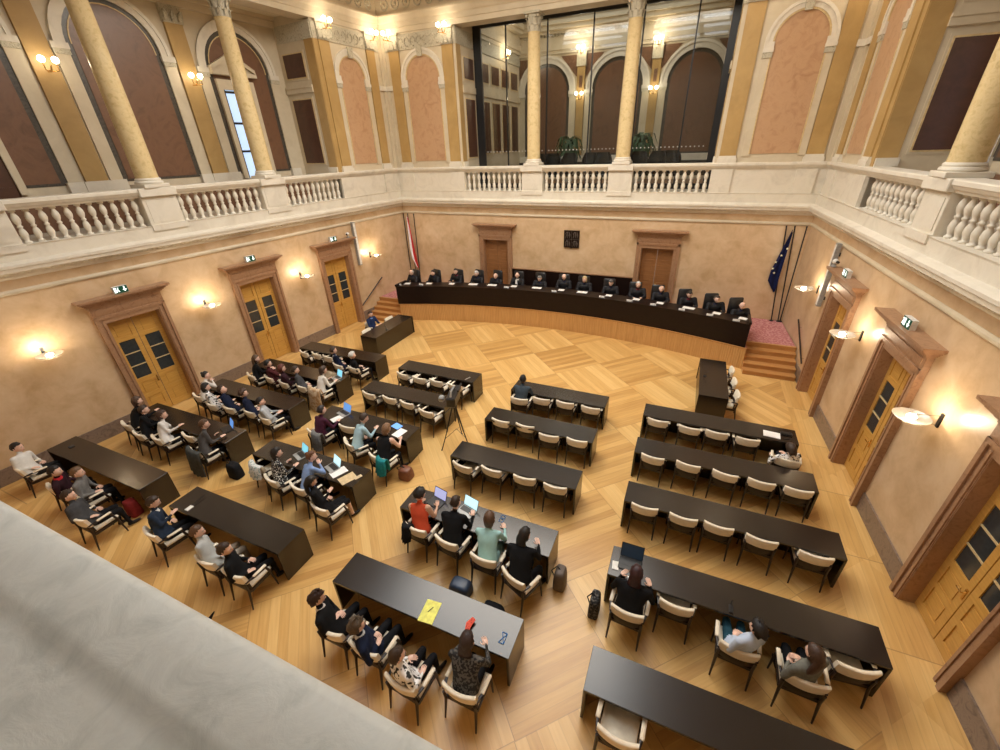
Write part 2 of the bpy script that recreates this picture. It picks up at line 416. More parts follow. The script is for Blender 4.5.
# ------------------------------------------------------------------ balustrades
def baluster_prof():
    return [(.075, 0), (.075, .04), (.05, .05), (.045, .08), (.07, .15), (.078, .21), (.06, .29), (.035, .34), (.05, .36), (.056, .375), (.05, .39), (.035, .41), (.06, .46), (.078, .53), (.07, .60), (.038, .68), (.036, .70), (.065, .71), (.07, .75), (.07, .76)]
_b = MB(); _b.lathe(baluster_prof(), n=14); BME = _b.mesh('baluster', [M['stone']], True)
def bay(F, s0, s1, lab, n=11):
    mid = F((s0 + s1) / 2, -.1, 5.44); t = thing('balustrade', lab, 'balustrade', mid)
    for i in range(n):
        s = s0 + (s1 - s0) * (i + .5) / n
        o = bpy.data.objects.new('baluster', BME); C.objects.link(o); o.parent = t; p = Vector(F(s, -.1, 5.435)) - Vector(mid); o.location = p
    return t
def pedestal(b, F, c, hw=.46, o=.12):
    b.box(c - hw, c + hw, -.34, o - .04, 5.42, 6.2, 0, F, .01); b.box(c - hw + .09, c + hw - .09, o - .04, o - .025, 5.52, 6.1, 0, F)
    b.box(c - hw - .02, c + hw + .02, -.36, o + .06, 6.2, 6.425, 0, F, .015)
    b.box(c - hw - .02, c + hw + .02, -.36, o + .04, 5.3, 5.46, 0, F)
CLL = (6.78, 10.45, 14.1); CLR = (7.36, 11.05, 14.7)
CBX = (6.89, 10.56)
b = MB()
for F, CL in ((FL, CLL), (FR, CLR)):
    for c in CL: pedestal(b, F, c)
    b.box(0, 3.6, -.34, .02, 5.42, 6.2, 0, F); b.box(.45, 1.0, .02, .08, 5.42, 6.2, 0, F); b.box(2.8, 3.6, .02, .08, 5.42, 6.2, 0, F)
for c in CBX: pedestal(b, FB, c)
b.box(0, 3.66, -.34, .02, 5.42, 6.2, 0, FB); b.box(13.8, W, -.34, .02, 5.42, 6.2, 0, FB)
for x0, x1 in ((.3, .95), (2.95, 3.66), (13.8, 14.5), (16.45, 17.05)): b.box(x0, x1, .02, .08, 5.42, 6.2, 0, FB)
struct(b.build('trim_5', 'stone'))
ordn = ['first', 'second', 'third', 'fourth']
for F, sd in ((FL, 'left'), (FR, 'right')):
    CL = CLL if sd == 'left' else CLR
    ed = [3.62 if sd == 'left' else 3.8, CL[0] - .48, CL[0] + .48, CL[1] - .48, CL[1] + .48, CL[2] - .48, CL[2] + .48, 18.0]
    nm = ['beside the corner pier', 'between its first and second columns', 'between its second and third columns', 'nearest the viewer']
    for i in range(4): bay(F, ed[2 * i], ed[2 * i + 1], 'white stone balustrade of the %s gallery, %s' % (sd, nm[i]), 11)
for (x0, x1), w_ in zip(((3.68, 6.41), (7.37, 10.08), (11.04, 13.78)), ('left of the left column', 'between the two central columns', 'right of the right column')):
    bay(FB, x0, x1, 'white stone balustrade under the glass screen, ' + w_, 11)

# ------------------------------------------------------------------ columns
def column(F, c, lab, o=-.14):
    q = F(c, o, 6.42); t = thing('column', lab, 'column', q)
    b = MB(); b.bbox(-.34, .34, -.34, .34, 0, .1, .01); b.lathe([(.33, .1), (.345, .13), (.33, .17), (.30, .18), (.31, .21), (.30, .235), (.275, .25)], n=24); b.build('column_base', 'stone', t, smooth=True, ang=30)
    b = MB(); b.lathe([(.275, .25), (.27, .3), (.268, 1.5), (.25, 3.0), (.228, 4.38), (.24, 4.40), (.24, 4.43)], n=28); b.build('shaft', 'column', t, smooth=True)
    b = MB(); b.lathe([(.22, 4.43), (.2, 4.5), (.205, 4.75), (.26, 4.92), (.3, 4.95)], n=20)
    for ring, (z0, h, r) in enumerate([(4.44, .2, .225), (4.6, .24, .235)]):
        for i in range(8):
            a = (i + .5 * ring) * PI / 4
            pts = [(math.cos(a) * (r + e), math.sin(a) * (r + e), z0 + zz) for e, zz in ((0, 0), (.015, h * .6), (.05, h * .95), (.09, h * .88))]
            b.tube(pts, [(.07, .02), (.075, .02), (.05, .018), (.02, .012)], 6, 0, right=(-math.sin(a), math.cos(a), 0))
    for i in range(4):
        a = PI / 4 + i * PI / 2; b.ball((math.cos(a) * .31, math.sin(a) * .31, 4.88), .05, 8, 0, 6)
    b.bbox(-.31, .31, -.31, .31, 4.93, 5.0, .01); b.build('capital', 'frieze', t, smooth=True, ang=30)
for F, sd in ((FL, 'left'), (FR, 'right')):
    for i in range(3):
        column(F, (CLL if sd == 'left' else CLR)[i], 'yellow marble column on the %s gallery balustrade, %s from the judges end' % (sd, ordn[i]))
column(FB, CBX[0], 'yellow marble column before the glass screen, the left one above the judges')
column(FB, CBX[1], 'yellow marble column before the glass screen, the right one above the judges')

# ------------------------------------------------------------------ upper level
def arch_poly(c, r, z0, zs, n=18, rz=None):
    rz = rz or r
    return [(c - r, z0)] + [(c + r, z0)] + [(c + r * math.cos(PI * i / n), zs + rz * math.sin(PI * i / n)) for i in range(n + 1)]
def ring(b, c, r0, r1, zs, o0, o1, F, m=0, n=18):
    for i in range(n):
        a0, a1 = PI * i / n, PI * (i + 1) / n
        q = [(c + r0 * math.cos(a0), zs + r0 * math.sin(a0)), (c + r1 * math.cos(a0), zs + r1 * math.sin(a0)), (c + r1 * math.cos(a1), zs + r1 * math.sin(a1)), (c + r0 * math.cos(a1), zs + r0 * math.sin(a1))]
        b.slab(q, o0, o1, m, F)
UP = ['stone', 'cream', 'ochre', 'pink', 'frieze', 'brown', 'dark', 'dkbrown', 'gold']   # material indices 0..8
def pilaster(b, F, s0, s1, o0, o1, m=2):
    b.box(s0, s1, o0, o1, 6.62, 10.82, m, F)
    b.box(s0 - .05, s1 + .05, o0, o1 + .06, 6.42, 6.56, 0, F); b.box(s0 - .02, s1 + .02, o0, o1 + .03, 6.56, 6.64, 0, F)
    # relief capital
    b.box(s0 - .02, s1 + .02, o0, o1 + .03, 10.82, 11.32, 4, F); b.box(s0 - .07, s1 + .07, o0, o1 + .09, 11.32, 11.4, 1, F)
    c = (s0 + s1) / 2; w = (s1 - s0) / 2
    for i, x in enumerate((-.7, 0, .7)):
        b.slab([(c + x * w - .07, 10.86), (c + x * w + .07, 10.86), (c + x * w + .09, 11.08), (c + x * w, 11.16), (c + x * w - .09, 11.08)], o1 + .03, o1 + .07, 4, F)
def pier_face(b, F, a, g1, panel, g2, e):
    # a..e total span, gold pilasters g1,g2, arched panel
    b.box(a, e, -.3, 0, 6.42, 11.4, 1, F)
    pilaster(b, F, g1[0], g1[1], 0, .06); pilaster(b, F, g2[0], g2[1], 0, .06)
    c = (panel[0] + panel[1]) / 2; r = (panel[1] - panel[0]) / 2
    zs = 9.78
    b.slab(arch_poly(c, r, 6.68, zs), 0, .02, 3, F)
    ring(b, c, r, r + .05, zs, 0, .045, F, 8); ring(b, c, r + .05, r + .26, zs, 0, .06, F, 0); ring(b, c, r + .17, r + .26, zs, .06, .09, F, 0)
    for s in (-1, 1):
        x0, x1 = sorted((c + s * r, c + s * (r + .24)))
        b.box(x0, x1, 0, .045, 6.62, 9.38, 1, F); b.box(x0 - .02, x1 + .02, 0, .08, 9.38, 9.52, 4, F); b.box(x0 - .03, x1 + .03, 0, .1, 9.52, 9.62, 0, F); b.box(x0 - .02, x1 + .02, 0, .08, 9.62, 9.78, 0, F)
        x0, x1 = sorted((c + s * r, c + s * (r + .04))); b.box(x0, x1, .045, .055, 6.68, 9.38, 8, F)
    b.slab([(c - .09, zs + r - .04), (c + .09, zs + r - .04), (c + .13, zs + r + .3), (c - .13, zs + r + .3)], .06, .16, 4, F)
    b.box(a, e, 0, .03, 10.82, 11.34, 4, F)
    # relief scrolls on the frieze
    n = int((g2[0] - g1[1]) / .28)
    for i in range(n):
        x = g1[1] + (i + .5) * (g2[0] - g1[1]) / n
        b.tube([F(x + .11 * math.cos(t), .05, 11.07 + .15 * math.sin(t)) for t in [k * PI / 5 for k in range(9)]], .022, 5, 4)
b = MB()
pier_face(b, FL, 0, (.50, .96), (1.29, 2.62), (2.88, 3.38), 3.6)
b.box(.0, .2, 0, .06, 6.42, 11.4, 1, FL); b.box(.0, .5, 0, .09, 9.45, 9.62, 0, FL)
b.box(3.38, 3.6, 0, .02, 6.42, 10.82, 2, FL)
struct(b.build('trim_6', UP))
b = MB()
pier_face(b, FR, 0, (.50, .96), (1.29, 2.62), (2.88, 3.38), 3.6)
b.box(.0, .2, 0, .06, 6.42, 11.4, 1, FR); b.box(.0, .5, 0, .09, 9.45, 9.62, 0, FR); b.box(3.38, 3.6, 0, .02, 6.42, 10.82, 2, FR)
struct(b.build('trim_7', UP))
b = MB()
pier_face(b, FB, 0, (.40, .90), (1.16, 2.76), (3.0, 3.5), 3.62)
b.box(.0, .2, 0, .06, 6.42, 11.4, 1, FB); b.box(.0, .4, 0, .09, 9.45, 9.62, 0, FB)
struct(b.build('trim_8', UP))
b = MB()
pier_face(b, FB, 13.84, (13.96, 14.48), (14.9, 16.32), (16.58, 17.08), W)
b.box(17.16, W, 0, .06, 6.42, 11.4, 1, FB); b.box(17.08, W, 0, .09, 9.45, 9.62, 0, FB)
struct(b.build('trim_9', UP))
# galleries behind: floor, back wall with blind arches, end wall with dark panels, ceiling
def endpanels(b, G, lo, hi, zz, F=None):
    # G maps (a along end wall, o out of it, z)
    for z0, z1 in zz:
        b.box(lo - .09, hi + .09, 0, .02, z0 - .09, z1 + .09, 1, G); b.box(lo - .04, hi + .04, .02, .03, z0 - .04, z1 + .04, 8, G); b.box(lo, hi, .03, .04, z0, z1, 7, G)
def gallery(F, nm):
    D = 2.0
    b = MB()
    b.box(3.3, LS, -D - .3, -D, 5.2, 11.9, 1, F)
    for c in (5.45, 9.12, 12.79, 16.46):
        sp = 9.95 if c > 6 else 9.8
        dz = sp - 9.72
        b.slab(arch_poly(c, 1.17, 6.55, sp), -D, -D + .02, 6, F); b.slab(arch_poly(c, 1.02, 6.62, sp), -D + .02, -D + .035, 5, F)
        ring(b, c, 1.02, 1.05, sp, -D + .035, -D + .045, F, 8); ring(b, c, 1.17, 1.42, sp, -D, -D + .08, F, 0); ring(b, c, 1.34, 1.44, sp, -D + .08, -D + .11, F, 0)
        for s in (-1, 1):
            x0, x1 = sorted((c + s * 1.17, c + s * 1.5)); b.box(x0, x1, -D, -D + .06, 6.62, 9.46 + dz, 1, F)
            b.box(x0 - .02, x1 + .02, -D, -D + .1, 9.46 + dz, 9.58 + dz, 4, F); b.box(x0 - .03, x1 + .03, -D, -D + .12, 9.58 + dz, 9.72 + dz, 0, F)
            b.box(x0 - .05, x1 + .05, -D, -D + .14, 6.35, 6.62, 0, F)
    for c in (7.285, 10.955, 14.625, 18.3):
        b.box(c - .27, c + .27, -D, -D + .1, 6.62, 10.85, 2, F); b.box(c - .34, c + .34, -D, -D + .17, 6.35, 6.62, 0, F)
        b.box(c - .3, c + .3, -D, -D + .14, 10.85, 11.3, 4, F)
        for x in (-.2, 0, .2): b.tube([F(c + x, -D + .16, 10.88), F(c + x * 1.1, -D + .18, 11.05), F(c + x * 1.3, -D + .24, 11.16)], [.07, .08, .03], 6, 4)
    b.box(3.6, LS, -D, -D + .12, 5.44, 6.3, 5, F)
    for z0, z1, o in ((11.3, 11.5, .12), (11.5, 11.62, .2)): b.box(3.6, LS, -D, -D + o, z0, z1, 1, F)
    # end wall
    b.box(3.3, 3.6, -D, -.02, 5.44, 11.9, 1, F)
    G = lambda a, o, z: F(3.6 + o, a, z)
    b.box(-.45, .0, 0, .02, 6.62, 10.82, 2, G); b.box(-.5, .0, 0, .06, 6.42, 6.62, 0, G); b.box(-.5, 0, 0, .05, 10.82, 11.34, 4, G)
    b.box(-D + .1, -.5, 0, .02, 10.82, 11.34, 4, G)
    endpanels(b, G, -1.75, -.68, ((6.78, 9.0), (9.72, 10.45)))
    b.box(-D + .05, -.45, 0, .07, 9.22, 9.45, 1, G); b.box(-D + .05, -.45, .07, .1, 9.38, 9.45, 1, G)
    o = struct(b.build(nm, UP)); return o
gallery(FL, 'wall_gallery_left'); gallery(FR, 'wall_gallery_right')
b = MB()
for F in (FL, FR): b.box(0, LS, -2.3, -.38, 5.2, 5.42, 0, F)
b.box(0, W, -2, -.38, 5.2, 5.42, 0, FB)
struct(b.build('floor_gallery', 'stone'))
b = MB()
for F in (FL, FR): b.box(3.6, LS, -2.3, -.55, 11.62, 11.75, 0, F)
struct(b.build('ceiling_gallery', 'ceil'))
# main entablature around the hall
sweep('trim_10', [(-.62, 11.4), (.05, 11.4), (.05, 11.56), (.08, 11.58), (.08, 11.74), (.12, 11.78), (.17, 11.9), (.2, 11.94), (.2, 12.0), (.06, 12.03), (.06, 12.62), (.14, 12.68), (.3, 12.78), (.55, 12.84), (.58, 12.98), (.7, 13.02), (-.62, 13.02)], 'cream')
b = MB()
for F, n in ((FL, 34), (FR, 34), (FB, 31)):
    for i in range(n):
        s = .5 + i * .53
        b.tube([F(s + .17 * math.cos(t), .07, 12.32 + .17 * math.sin(t)) for t in [k * PI / 6 for k in range(13)]], .03, 5, 0); b.ball(F(s, .07, 12.32), .06, 8, 0, 5)
    for i in range(n * 3): s = .4 + i * .177; b.box(s, s + .09, .06, .16, 12.63, 12.7, 0, F)
struct(b.build('trim_11', 'frieze'))
# window in the second bay of left gallery, and in its mirror bay
def aedicule(F, c, idx, nm):
    D = 2.0; q = F(c, -D, 6.4)
    r = sroot(nm % idx, q)
    b = MB(); x0, x1 = c - .2, c + .85
    b.box(x0 - .16, x0, -D + .04, -D + .14, 6.4, 9.2, 0, F); b.box(x1, x1 + .16, -D + .04, -D + .14, 6.4, 9.2, 0, F)
    b.box(x0 - .16, x1 + .16, -D + .04, -D + .14, 9.2, 9.5, 0, F); b.box(x0 - .28, x1 + .28, -D + .04, -D + .26, 9.62, 9.74, 0, F)
    b.box(x0 - .9, x0 - .16, -D + .04, -D + .09, 6.4, 9.5, 0, F) if 0 else None
    m_ = (x0 + x1) / 2
    b.slab([(x0 - .28, 9.74), (x1 + .28, 9.74), (m_, 10.16)], -D + .04, -D + .12, 0, F)
    for s in (-1, 1):
        e = x1 + .28 if s > 0 else x0 - .28
        b.slab([(e, 9.74), (e, 9.86), (m_, 10.3), (m_, 10.16)], -D + .04, -D + .24, 0, F)
    b.build('window_frame' if 'win' in nm else 'door_frame', 'cream', r, world=True)
    if 'win' in nm:
        b = MB(); b.box(x0, x1, -D + .04, -D + .07, 6.4, 9.2, 0, F); b.build('pane', 'winblue', r, world=True)
        b = MB()
        for x in (x0, m_ - .04, x1 - .06): b.box(x, x + .07, -D + .07, -D + .1, 6.4, 9.2, 0, F)
        for z in (7.25, 8.15, 9.1): b.box(x0, x1, -D + .07, -D + .1, z, z + .07, 0, F)
        b.build('glazing_bar', 'black', r, world=True)
    else:
        b = MB(); b.box(x0, x1, -D + .04, -D + .07, 5.44, 9.2, 0, F)
        for s in (0, 1):
            for z0, z1 in ((5.6, 6.6), (6.8, 8.0), (8.2, 9.0)): b.box(x0 + .1 + s * .78, x0 + .68 + s * .78, -D + .07, -D + .085, z0, z1, 0, F)
        b.build('door_leaf', 'dkbrown', r, world=True)
aedicule(FL, 5.45, 1, 'window_%d'); aedicule(FR, 5.45, 2, 'window_%d')
aedicule(FL, 12.9, 9, 'door_%d'); aedicule(FR, 12.9, 10, 'door_%d')

# ------------------------------------------------------------------ glass screen and room behind
GY = 1.6
t = thing('glass_screen', 'tall frameless glass screen with black posts above the judges', 'glass partition', (8.7, GY, 5.42))
b = MB(); b.box(3.64, 3.99, GY - .06, GY + .06, 5.42, 11.75); b.build('post', 'black', t, world=True)
b = MB(); b.box(13.57, 13.82, GY - .06, GY + .06, 5.42, 11.75); b.build('post', 'black', t, world=True)
b = MB(); b.box(3.99, 13.57, GY - .05, GY + .05, 11.5, 11.75); b.build('top_beam', 'black', t, world=True)
b = MB(); b.box(3.99, 13.57, GY - .04, GY + .04, 5.42, 5.62); b.build('bottom_beam', 'black', t, world=True)
xs = [3.99, 5.13, 6.94, 8.79, 10.64, 12.49, 13.57]
for x in xs[1:-1]:
    b = MB(); b.box(x - .025, x + .025, GY - .035, GY + .035, 5.62, 11.5); b.build('mullion', 'black', t, world=True)
for i in range(6):
    b = MB(); b.box(xs[i] + .026, xs[i + 1] - .026, GY - .006, GY + .006, 5.62, 11.5); b.build('pane', 'glass', t, world=True)
b = MB()
for z in (6.95,):
    for i in range(60): x = 4.1 + i * .157; b.box(x - .02, x + .02, GY - .012, GY - .0065, z - .02, z + .02)
o = b.build('marker_dots', 'white', t, world=True); o['kind'] = 'stuff'
b = MB()  # pier reveals + back room shell
GL = lambda a, o, z: (3.62 + o, a, z)
GR = lambda a, o, z: (13.84 - o, a, z)
YD = 7.0
for G, s in ((GL, 1), (GR, -1)):
    b.box(.02, 1.9, -.3, 0, 5.44, 11.9, 1, G)
    b.box(0.0, .35, 0, .02, 6.62, 10.82, 2, G); b.box(0, .4, 0, .06, 6.42, 6.62, 0, G); b.box(0, 1.5, 0, .03, 10.82, 11.34, 4, G)
    endpanels(b, G, .55, 1.4, ((6.78, 9.0), (9.72, 10.45))); b.box(.35, 1.5, 0, .07, 9.22, 9.45, 1, G)
    b.box(1.9, YD, -.3, 0, 5.2, 13.4, 1, G)
    for k, y0 in enumerate((2.1, 3.3, 4.5, 5.7)):
        endpanels(b, G, y0, y0 + .85, ((6.9, 9.0), (9.75, 10.45)))
    b.box(1.9, YD, 0, .04, 10.82, 11.3, 4, G); b.box(1.9, YD, 0, .08, 9.2, 9.42, 1, G)
    for z0, z1, o in ((11.3, 11.45, .1), (11.45, 11.7, .16), (11.7, 12.1, .1), (12.1, 12.25, .35), (12.25, 12.45, .5)): b.box(1.9, YD, 0, o, z0, z1, 1, G)
struct(b.build('wall_back_room_sides', UP))
b = MB(); G = lambda s, o, z: (s, YD - o, z)
b.box(3.3, 14.2, -.3, 0, 5.2, 13.4, 1, G)
for c in (5.17, 8.85, 12.45):
    sp = 9.6
    b.slab(arch_poly(c, 1.25, 6.6, sp), 0, .02, 6, G); b.slab(arch_poly(c, 1.1, 6.68, sp), .02, .035, 5, G)
    ring(b, c, 1.25, 1.55, sp, 0, .1, G, 0); ring(b, c, 1.46, 1.57, sp, .1, .14, G, 0)
    for s in (-1, 1):
        x0, x1 = sorted((c + s * 1.25, c + s * 1.6)); b.box(x0, x1, 0, .07, 6.62, 9.34, 1, G); b.box(x0 - .03, x1 + .03, 0, .12, 9.34, 9.46, 4, G); b.box(x0 - .04, x1 + .04, 0, .14, 9.46, 9.6, 0, G)
        # spandrel panel
        x0, x1 = sorted((c + s * 1.1, c + s * 1.62)); b.slab([(x1 if s > 0 else x0, 10.15), (x1 if s > 0 else x0, 11.1), (c + s * .75, 11.1)], 0, .03, 5, G)
for c in (7.01, 10.65):
    b.box(c - .2, c + .2, 0, .14, 6.62, 10.6, 2, G); b.box(c - .24, c + .24, 0, .18, 10.6, 11.2, 4, G); b.box(c - .08, c + .08, .14, .16, 9.7, 10.2, 5, G)
b.box(3.62, 13.84, 0, .12, 5.44, 6.6, 0, G); b.box(3.62, 13.84, .12, .2, 5.6, 6.3, 6, G)
for z0, z1, o in ((11.2, 11.35, .1), (11.35, 11.6, .16), (11.6, 12.0, .1), (12.0, 12.12, .3), (12.12, 12.3, .5), (12.3, 12.45, .62)): b.box(3.62, 13.84, 0, o, z0, z1, 1, G)
for i in range(56): x = 3.9 + i * .175; b.box(x, x + .09, .1, .2, 11.9, 12.0, 4, G)
struct(b.build('wall_back_room', UP))
b = MB(); b.box(3.3, 14.2, 1.2, 7.3, 13.3, 13.5)
for x in (4.5, 13.0):
    for j in range(3):
        y = 2.6 + j * 1.7
        for (x0, x1, y0, y1) in ((x - .5, x + .5, y - .6, y - .48), (x - .5, x + .5, y + .48, y + .6), (x - .5, x - .38, y - .48, y + .48), (x + .38, x + .5, y - .48, y + .48)): b.box(x0, x1, y0, y1, 13.15, 13.3)
b.box(5.3, 12.3, 2.1, 2.3, 13.1, 13.3); b.box(5.3, 12.3, 5.9, 6.1, 13.1, 13.3); b.box(5.2, 5.4, 2.1, 6.1, 13.1, 13.3); b.box(12.2, 12.4, 2.1, 6.1, 13.1, 13.3)
for y in (2.9, 3.6, 4.3, 5.0, 5.6): b.box(5.4, 12.2, y - .02, y + .02, 13.2, 13.3)
struct(b.build('ceiling_back_room', 'ceil'))
M['sky2'] = emit('blue_laylight_glass', (.42, .60, .85), .8)
b = MB(); b.box(5.4, 12.2, 2.3, 5.9, 13.27, 13.295); struct(b.build('window_4', 'sky2'))
b = MB(); b.box(3.3, 14.2, 1.9, 7.2, 5.2, 5.44); struct(b.build('floor_back_room', 'redstone'))
b = MB(); b.box(3.3, 14.2, .6, 1.9, 11.75, 13.5); struct(b.build('wall_above_screen', 'cream'))
# main ceiling with laylight
b = MB()
b.box(-3, 3.2, -19.5, .5, 13.02, 13.3, 1); b.box(14.2, 20, -19.5, .5, 13.02, 13.3, 1); b.box(3.2, 14.2, -3.6, .7, 13.02, 13.3, 1); b.box(3.2, 14.2, -22, -15.2, 13.02, 13.3, 1)
for i in range(6):
    x = 3.2 + i * 2.2; b.box(x - .12, x + .12, -15.2, -3.6, 12.95, 13.2, 0)
for j in range(6): y = -15.2 + j * 2.32; b.box(3.2, 14.2, y - .12, y + .12, 12.9, 13.15, 0)
for i in range(8):
    for s in (.6, 15.4): b.box(s, s + 1.3, -2.4 - i * 2.2, -1.1 - i * 2.2, 12.92, 13.02, 2)
struct(b.build('ceiling', ['cream', 'ceil', 'redstone']))
b = MB(); b.box(3.2, 14.2, -15.2, -3.6, 13.12, 13.16); lay = b.build('window_3', 'skylt'); struct(lay)
# near gallery: wall below, rail right under the viewer, back wall behind
b = MB(); b.box(-2.6, 19.4, -18.85, -18.42, 0, 5.44); struct(b.build('wall_front', 'plaster'))
b = MB(); b.box(-4.5, 21.5, -23.4, -18.85, 5.2, 5.44); struct(b.build('floor_near_gallery', 'stone'))
b = MB(); b.box(-4.5, 21.5, -23.6, -23.3, 5.2, 13.3); struct(b.build('wall_near_gallery', 'cream'))
b = MB()
for F in (FL, FR): b.box(LS, LS + 4.6, -2.6, -2.3, 5.2, 13.3, 0, F)
struct(b.build('wall_near_gallery_ends', 'cream'))
# rail profile (y, z)
pr = [(-18.40, 6.05), (-18.27, 6.07), (-18.25, 6.12), (-18.25, 6.16), (-18.232, 6.18), (-18.222, 6.20), (-18.220, 6.275), (-18.228, 6.292), (-18.245, 6.30), (-18.30, 6.302), (-18.355, 6.300), (-18.37, 6.297), (-18.385, 6.289), (-18.41, 6.284), (-18.75, 6.280), (-18.78, 6.24), (-18.78, 6.05)]
b = MB(); b.rings([[(x, y, z) for y, z in pr] for x in (-1.7, 8.0, 10.5, 12.5, 18.3)])
M['rail'] = marble('grey_marble_rail', (.42, .42, .38), (.56, .55, .50), 9, .6, (.49, .48, .44), .6, .12)
tag(b.build('handrail', 'rail', smooth=True, ang=50), 'broad grey marble handrail in the near foreground, bottom left', 'railing')
b = MB(); b.box(-1.7, 18.3, -18.7, -18.42, 5.44, 6.05); struct(b.build('trim_12', 'stone'))

# ------------------------------------------------------------------ judges' podium, steps, handrails
def arcy(x, o=0): return -1.9 - (x - 8.6) ** 2 / 40 + o
AX0, AX1 = 1.42, 15.92
xsA = [AX0 + (AX1 - AX0) * i / 40 for i in range(41)]
pod = thing('podium', 'curved oak-clad podium raising the judges bench', 'podium', (8.6, -1, 0))
b = MB(); poly = [(x, arcy(x)) for x in xsA] + [(AX1, -.05), (AX0, -.05)]; b.prism(poly, 0, .76)
b.prism([(-.2, -2.6), (AX0, -2.6), (AX0, -.02), (.02, -.02)], 0, .76); b.prism([(AX1, -2.6), (W + .1, -2.6), (W - .03, -.02), (AX1, -.02)], 0, .76)
b.build('podium_body', 'slats', pod, world=True)
b = MB(); poly = [(x, arcy(x) - .02) for x in xsA] + [(x, arcy(x) + .05) for x in reversed(xsA)]; b.prism(poly, .76, .80); b.build('nosing', 'oakst', pod, world=True)
b = MB(); poly = [(x, arcy(x) + .05) for x in xsA] + [(AX1, -2.6), (W + .1, -2.6), (W - .03, -.02), (.02, -.02), (-.2, -2.6), (AX0, -2.6)]; b.prism(poly, .761, .805); b.build('carpet', 'carpet', pod, world=True)
def steps(x0, x1, lab):
    t = thing('steps', lab, 'steps', ((x0 + x1) / 2, -3, 0))
    for i in range(4):
        b = MB(); y0 = -3.62 + i * .255; b.box(x0, x1, y0, -2.6, i * .16 + .0, i * .16 + .125); b.box(x0, x1, y0 - .025, -2.6, i * .16 + .125, i * .16 + .16); b.build('step', 'oakst', t, world=True)
    b = MB(); b.box(x0, x1, -2.625, -2.58, .64, .765); b.box(x0, x1, -2.64, -2.54, .765, .81); b.build('top_riser', 'oakst', t, world=True)
steps(-.2, AX0, 'oak steps up to the podium on the left by the wall'); steps(AX1, W + .12, 'oak steps up to the podium on the right by the wall')
def hrail(F, s0, z0, s1, z1, lab):
    p0 = F(s0, .1, z0); t = thing('handrail', lab, 'handrail', (p0[0], p0[1], min(z0, z1)))
    b = MB(); b.tube([F(s0, .1, z0), F(s1, .1, z1)], .026, 10); b.build('rail', 'chairwood', t, world=True)
    b = MB()
    for k in (.15, .85):
        s = s0 + (s1 - s0) * k; z = z0 + (z1 - z0) * k; b.tube([F(s, 0, z - .06), F(s, .1, z - .06), F(s, .1, z)], .009, 6)
    b.build('bracket', 'steel', t, world=True)
hrail(FL, 2.3, 1.72, 3.85, .76, 'dark sloping handrail on the left wall beside the podium steps')
hrail(FR, 2.15, 1.65, 3.75, .74, 'dark sloping handrail on the right wall beside the podium steps')
# bench
bn = thing('judges_bench', 'long curved dark judges bench on the podium', 'bench', (8.6, -1.5, .8))
bx = [1.36 + (15.86 - 1.36) * i / 44 for i in range(45)]
b = MB(); b.prism([(x, arcy(x, .015)) for x in bx] + [(x, arcy(x, .055)) for x in reversed(bx)], .805, 1.60); b.build('front_panel', 'bench', bn, world=True)
b = MB(); b.prism([(x, arcy(x, .0)) for x in bx] + [(x, arcy(x, .72)) for x in reversed(bx)], 1.60, 1.65); b.build('worktop', 'bench', bn, world=True)
for x in (1.36, 15.82):
    b = MB(); b.box(x, x + .04, arcy(x, .055), arcy(x, .72), .805, 1.60); b.build('end_panel', 'bench', bn, world=True)
b = MB(); b.box(15.80, 15.88, arcy(15.8, .0), arcy(15.8, .8), 1.65, 1.73); b.box(1.34, 1.42, arcy(1.3, .0), arcy(1.3, .8), 1.65, 1.73); b.build('upstand', 'bench', bn, world=True)
b = MB(); b.box(5.86, 11.5, -.08, -.02, .81, 2.04); b.box(5.84, 11.52, -.10, -.02, 2.04, 2.08, 1)
tag(b.build('wall_panelling', ['bench', 'redstone']), 'low black panelling on the back wall behind the judges', 'panelling')
# coat of arms plaque
t = thing('emblem_plaque', 'dark carved square coat of arms on the back wall', 'emblem', (8.725, -.02, 3.13))
b = MB(); b.slab([(-.34, .03), (-.08, .03), (0, 0), (.08, .03), (.34, .03), (.34, .76), (-.34, .76)], 0, .05, 0, lambda s, o, z: (s, -o, z)); b.build('plaque', 'bench', t)
b = MB()
for qx in (-.17, .17):
    for qz in (.21, .57):
        for k in range(3):
            b.tube([(qx - .1 + .09 * k, -.05, qz - .13), (qx - .06 + .07 * k, -.06, qz - .02), (qx - .09 + .08 * k, -.06, qz + .06), (qx - .03 + .05 * k, -.05, qz + .13)], [.012, .022, .018, .01], 6)
        b.ball((qx - .03, -.06, qz + .1), .03, 8, 0, 5); b.tube([(qx + .08, -.055, qz - .1), (qx + .12, -.055, qz), (qx + .07, -.055, qz + .08)], .01, 5)
b.box(-.33, .33, -.062, -.05, .385, .395); b.box(-.005, .005, -.062, -.05, .04, .75); b.build('relief', plain('plaque_relief', (.09, .07, .06), .4), t, smooth=True)
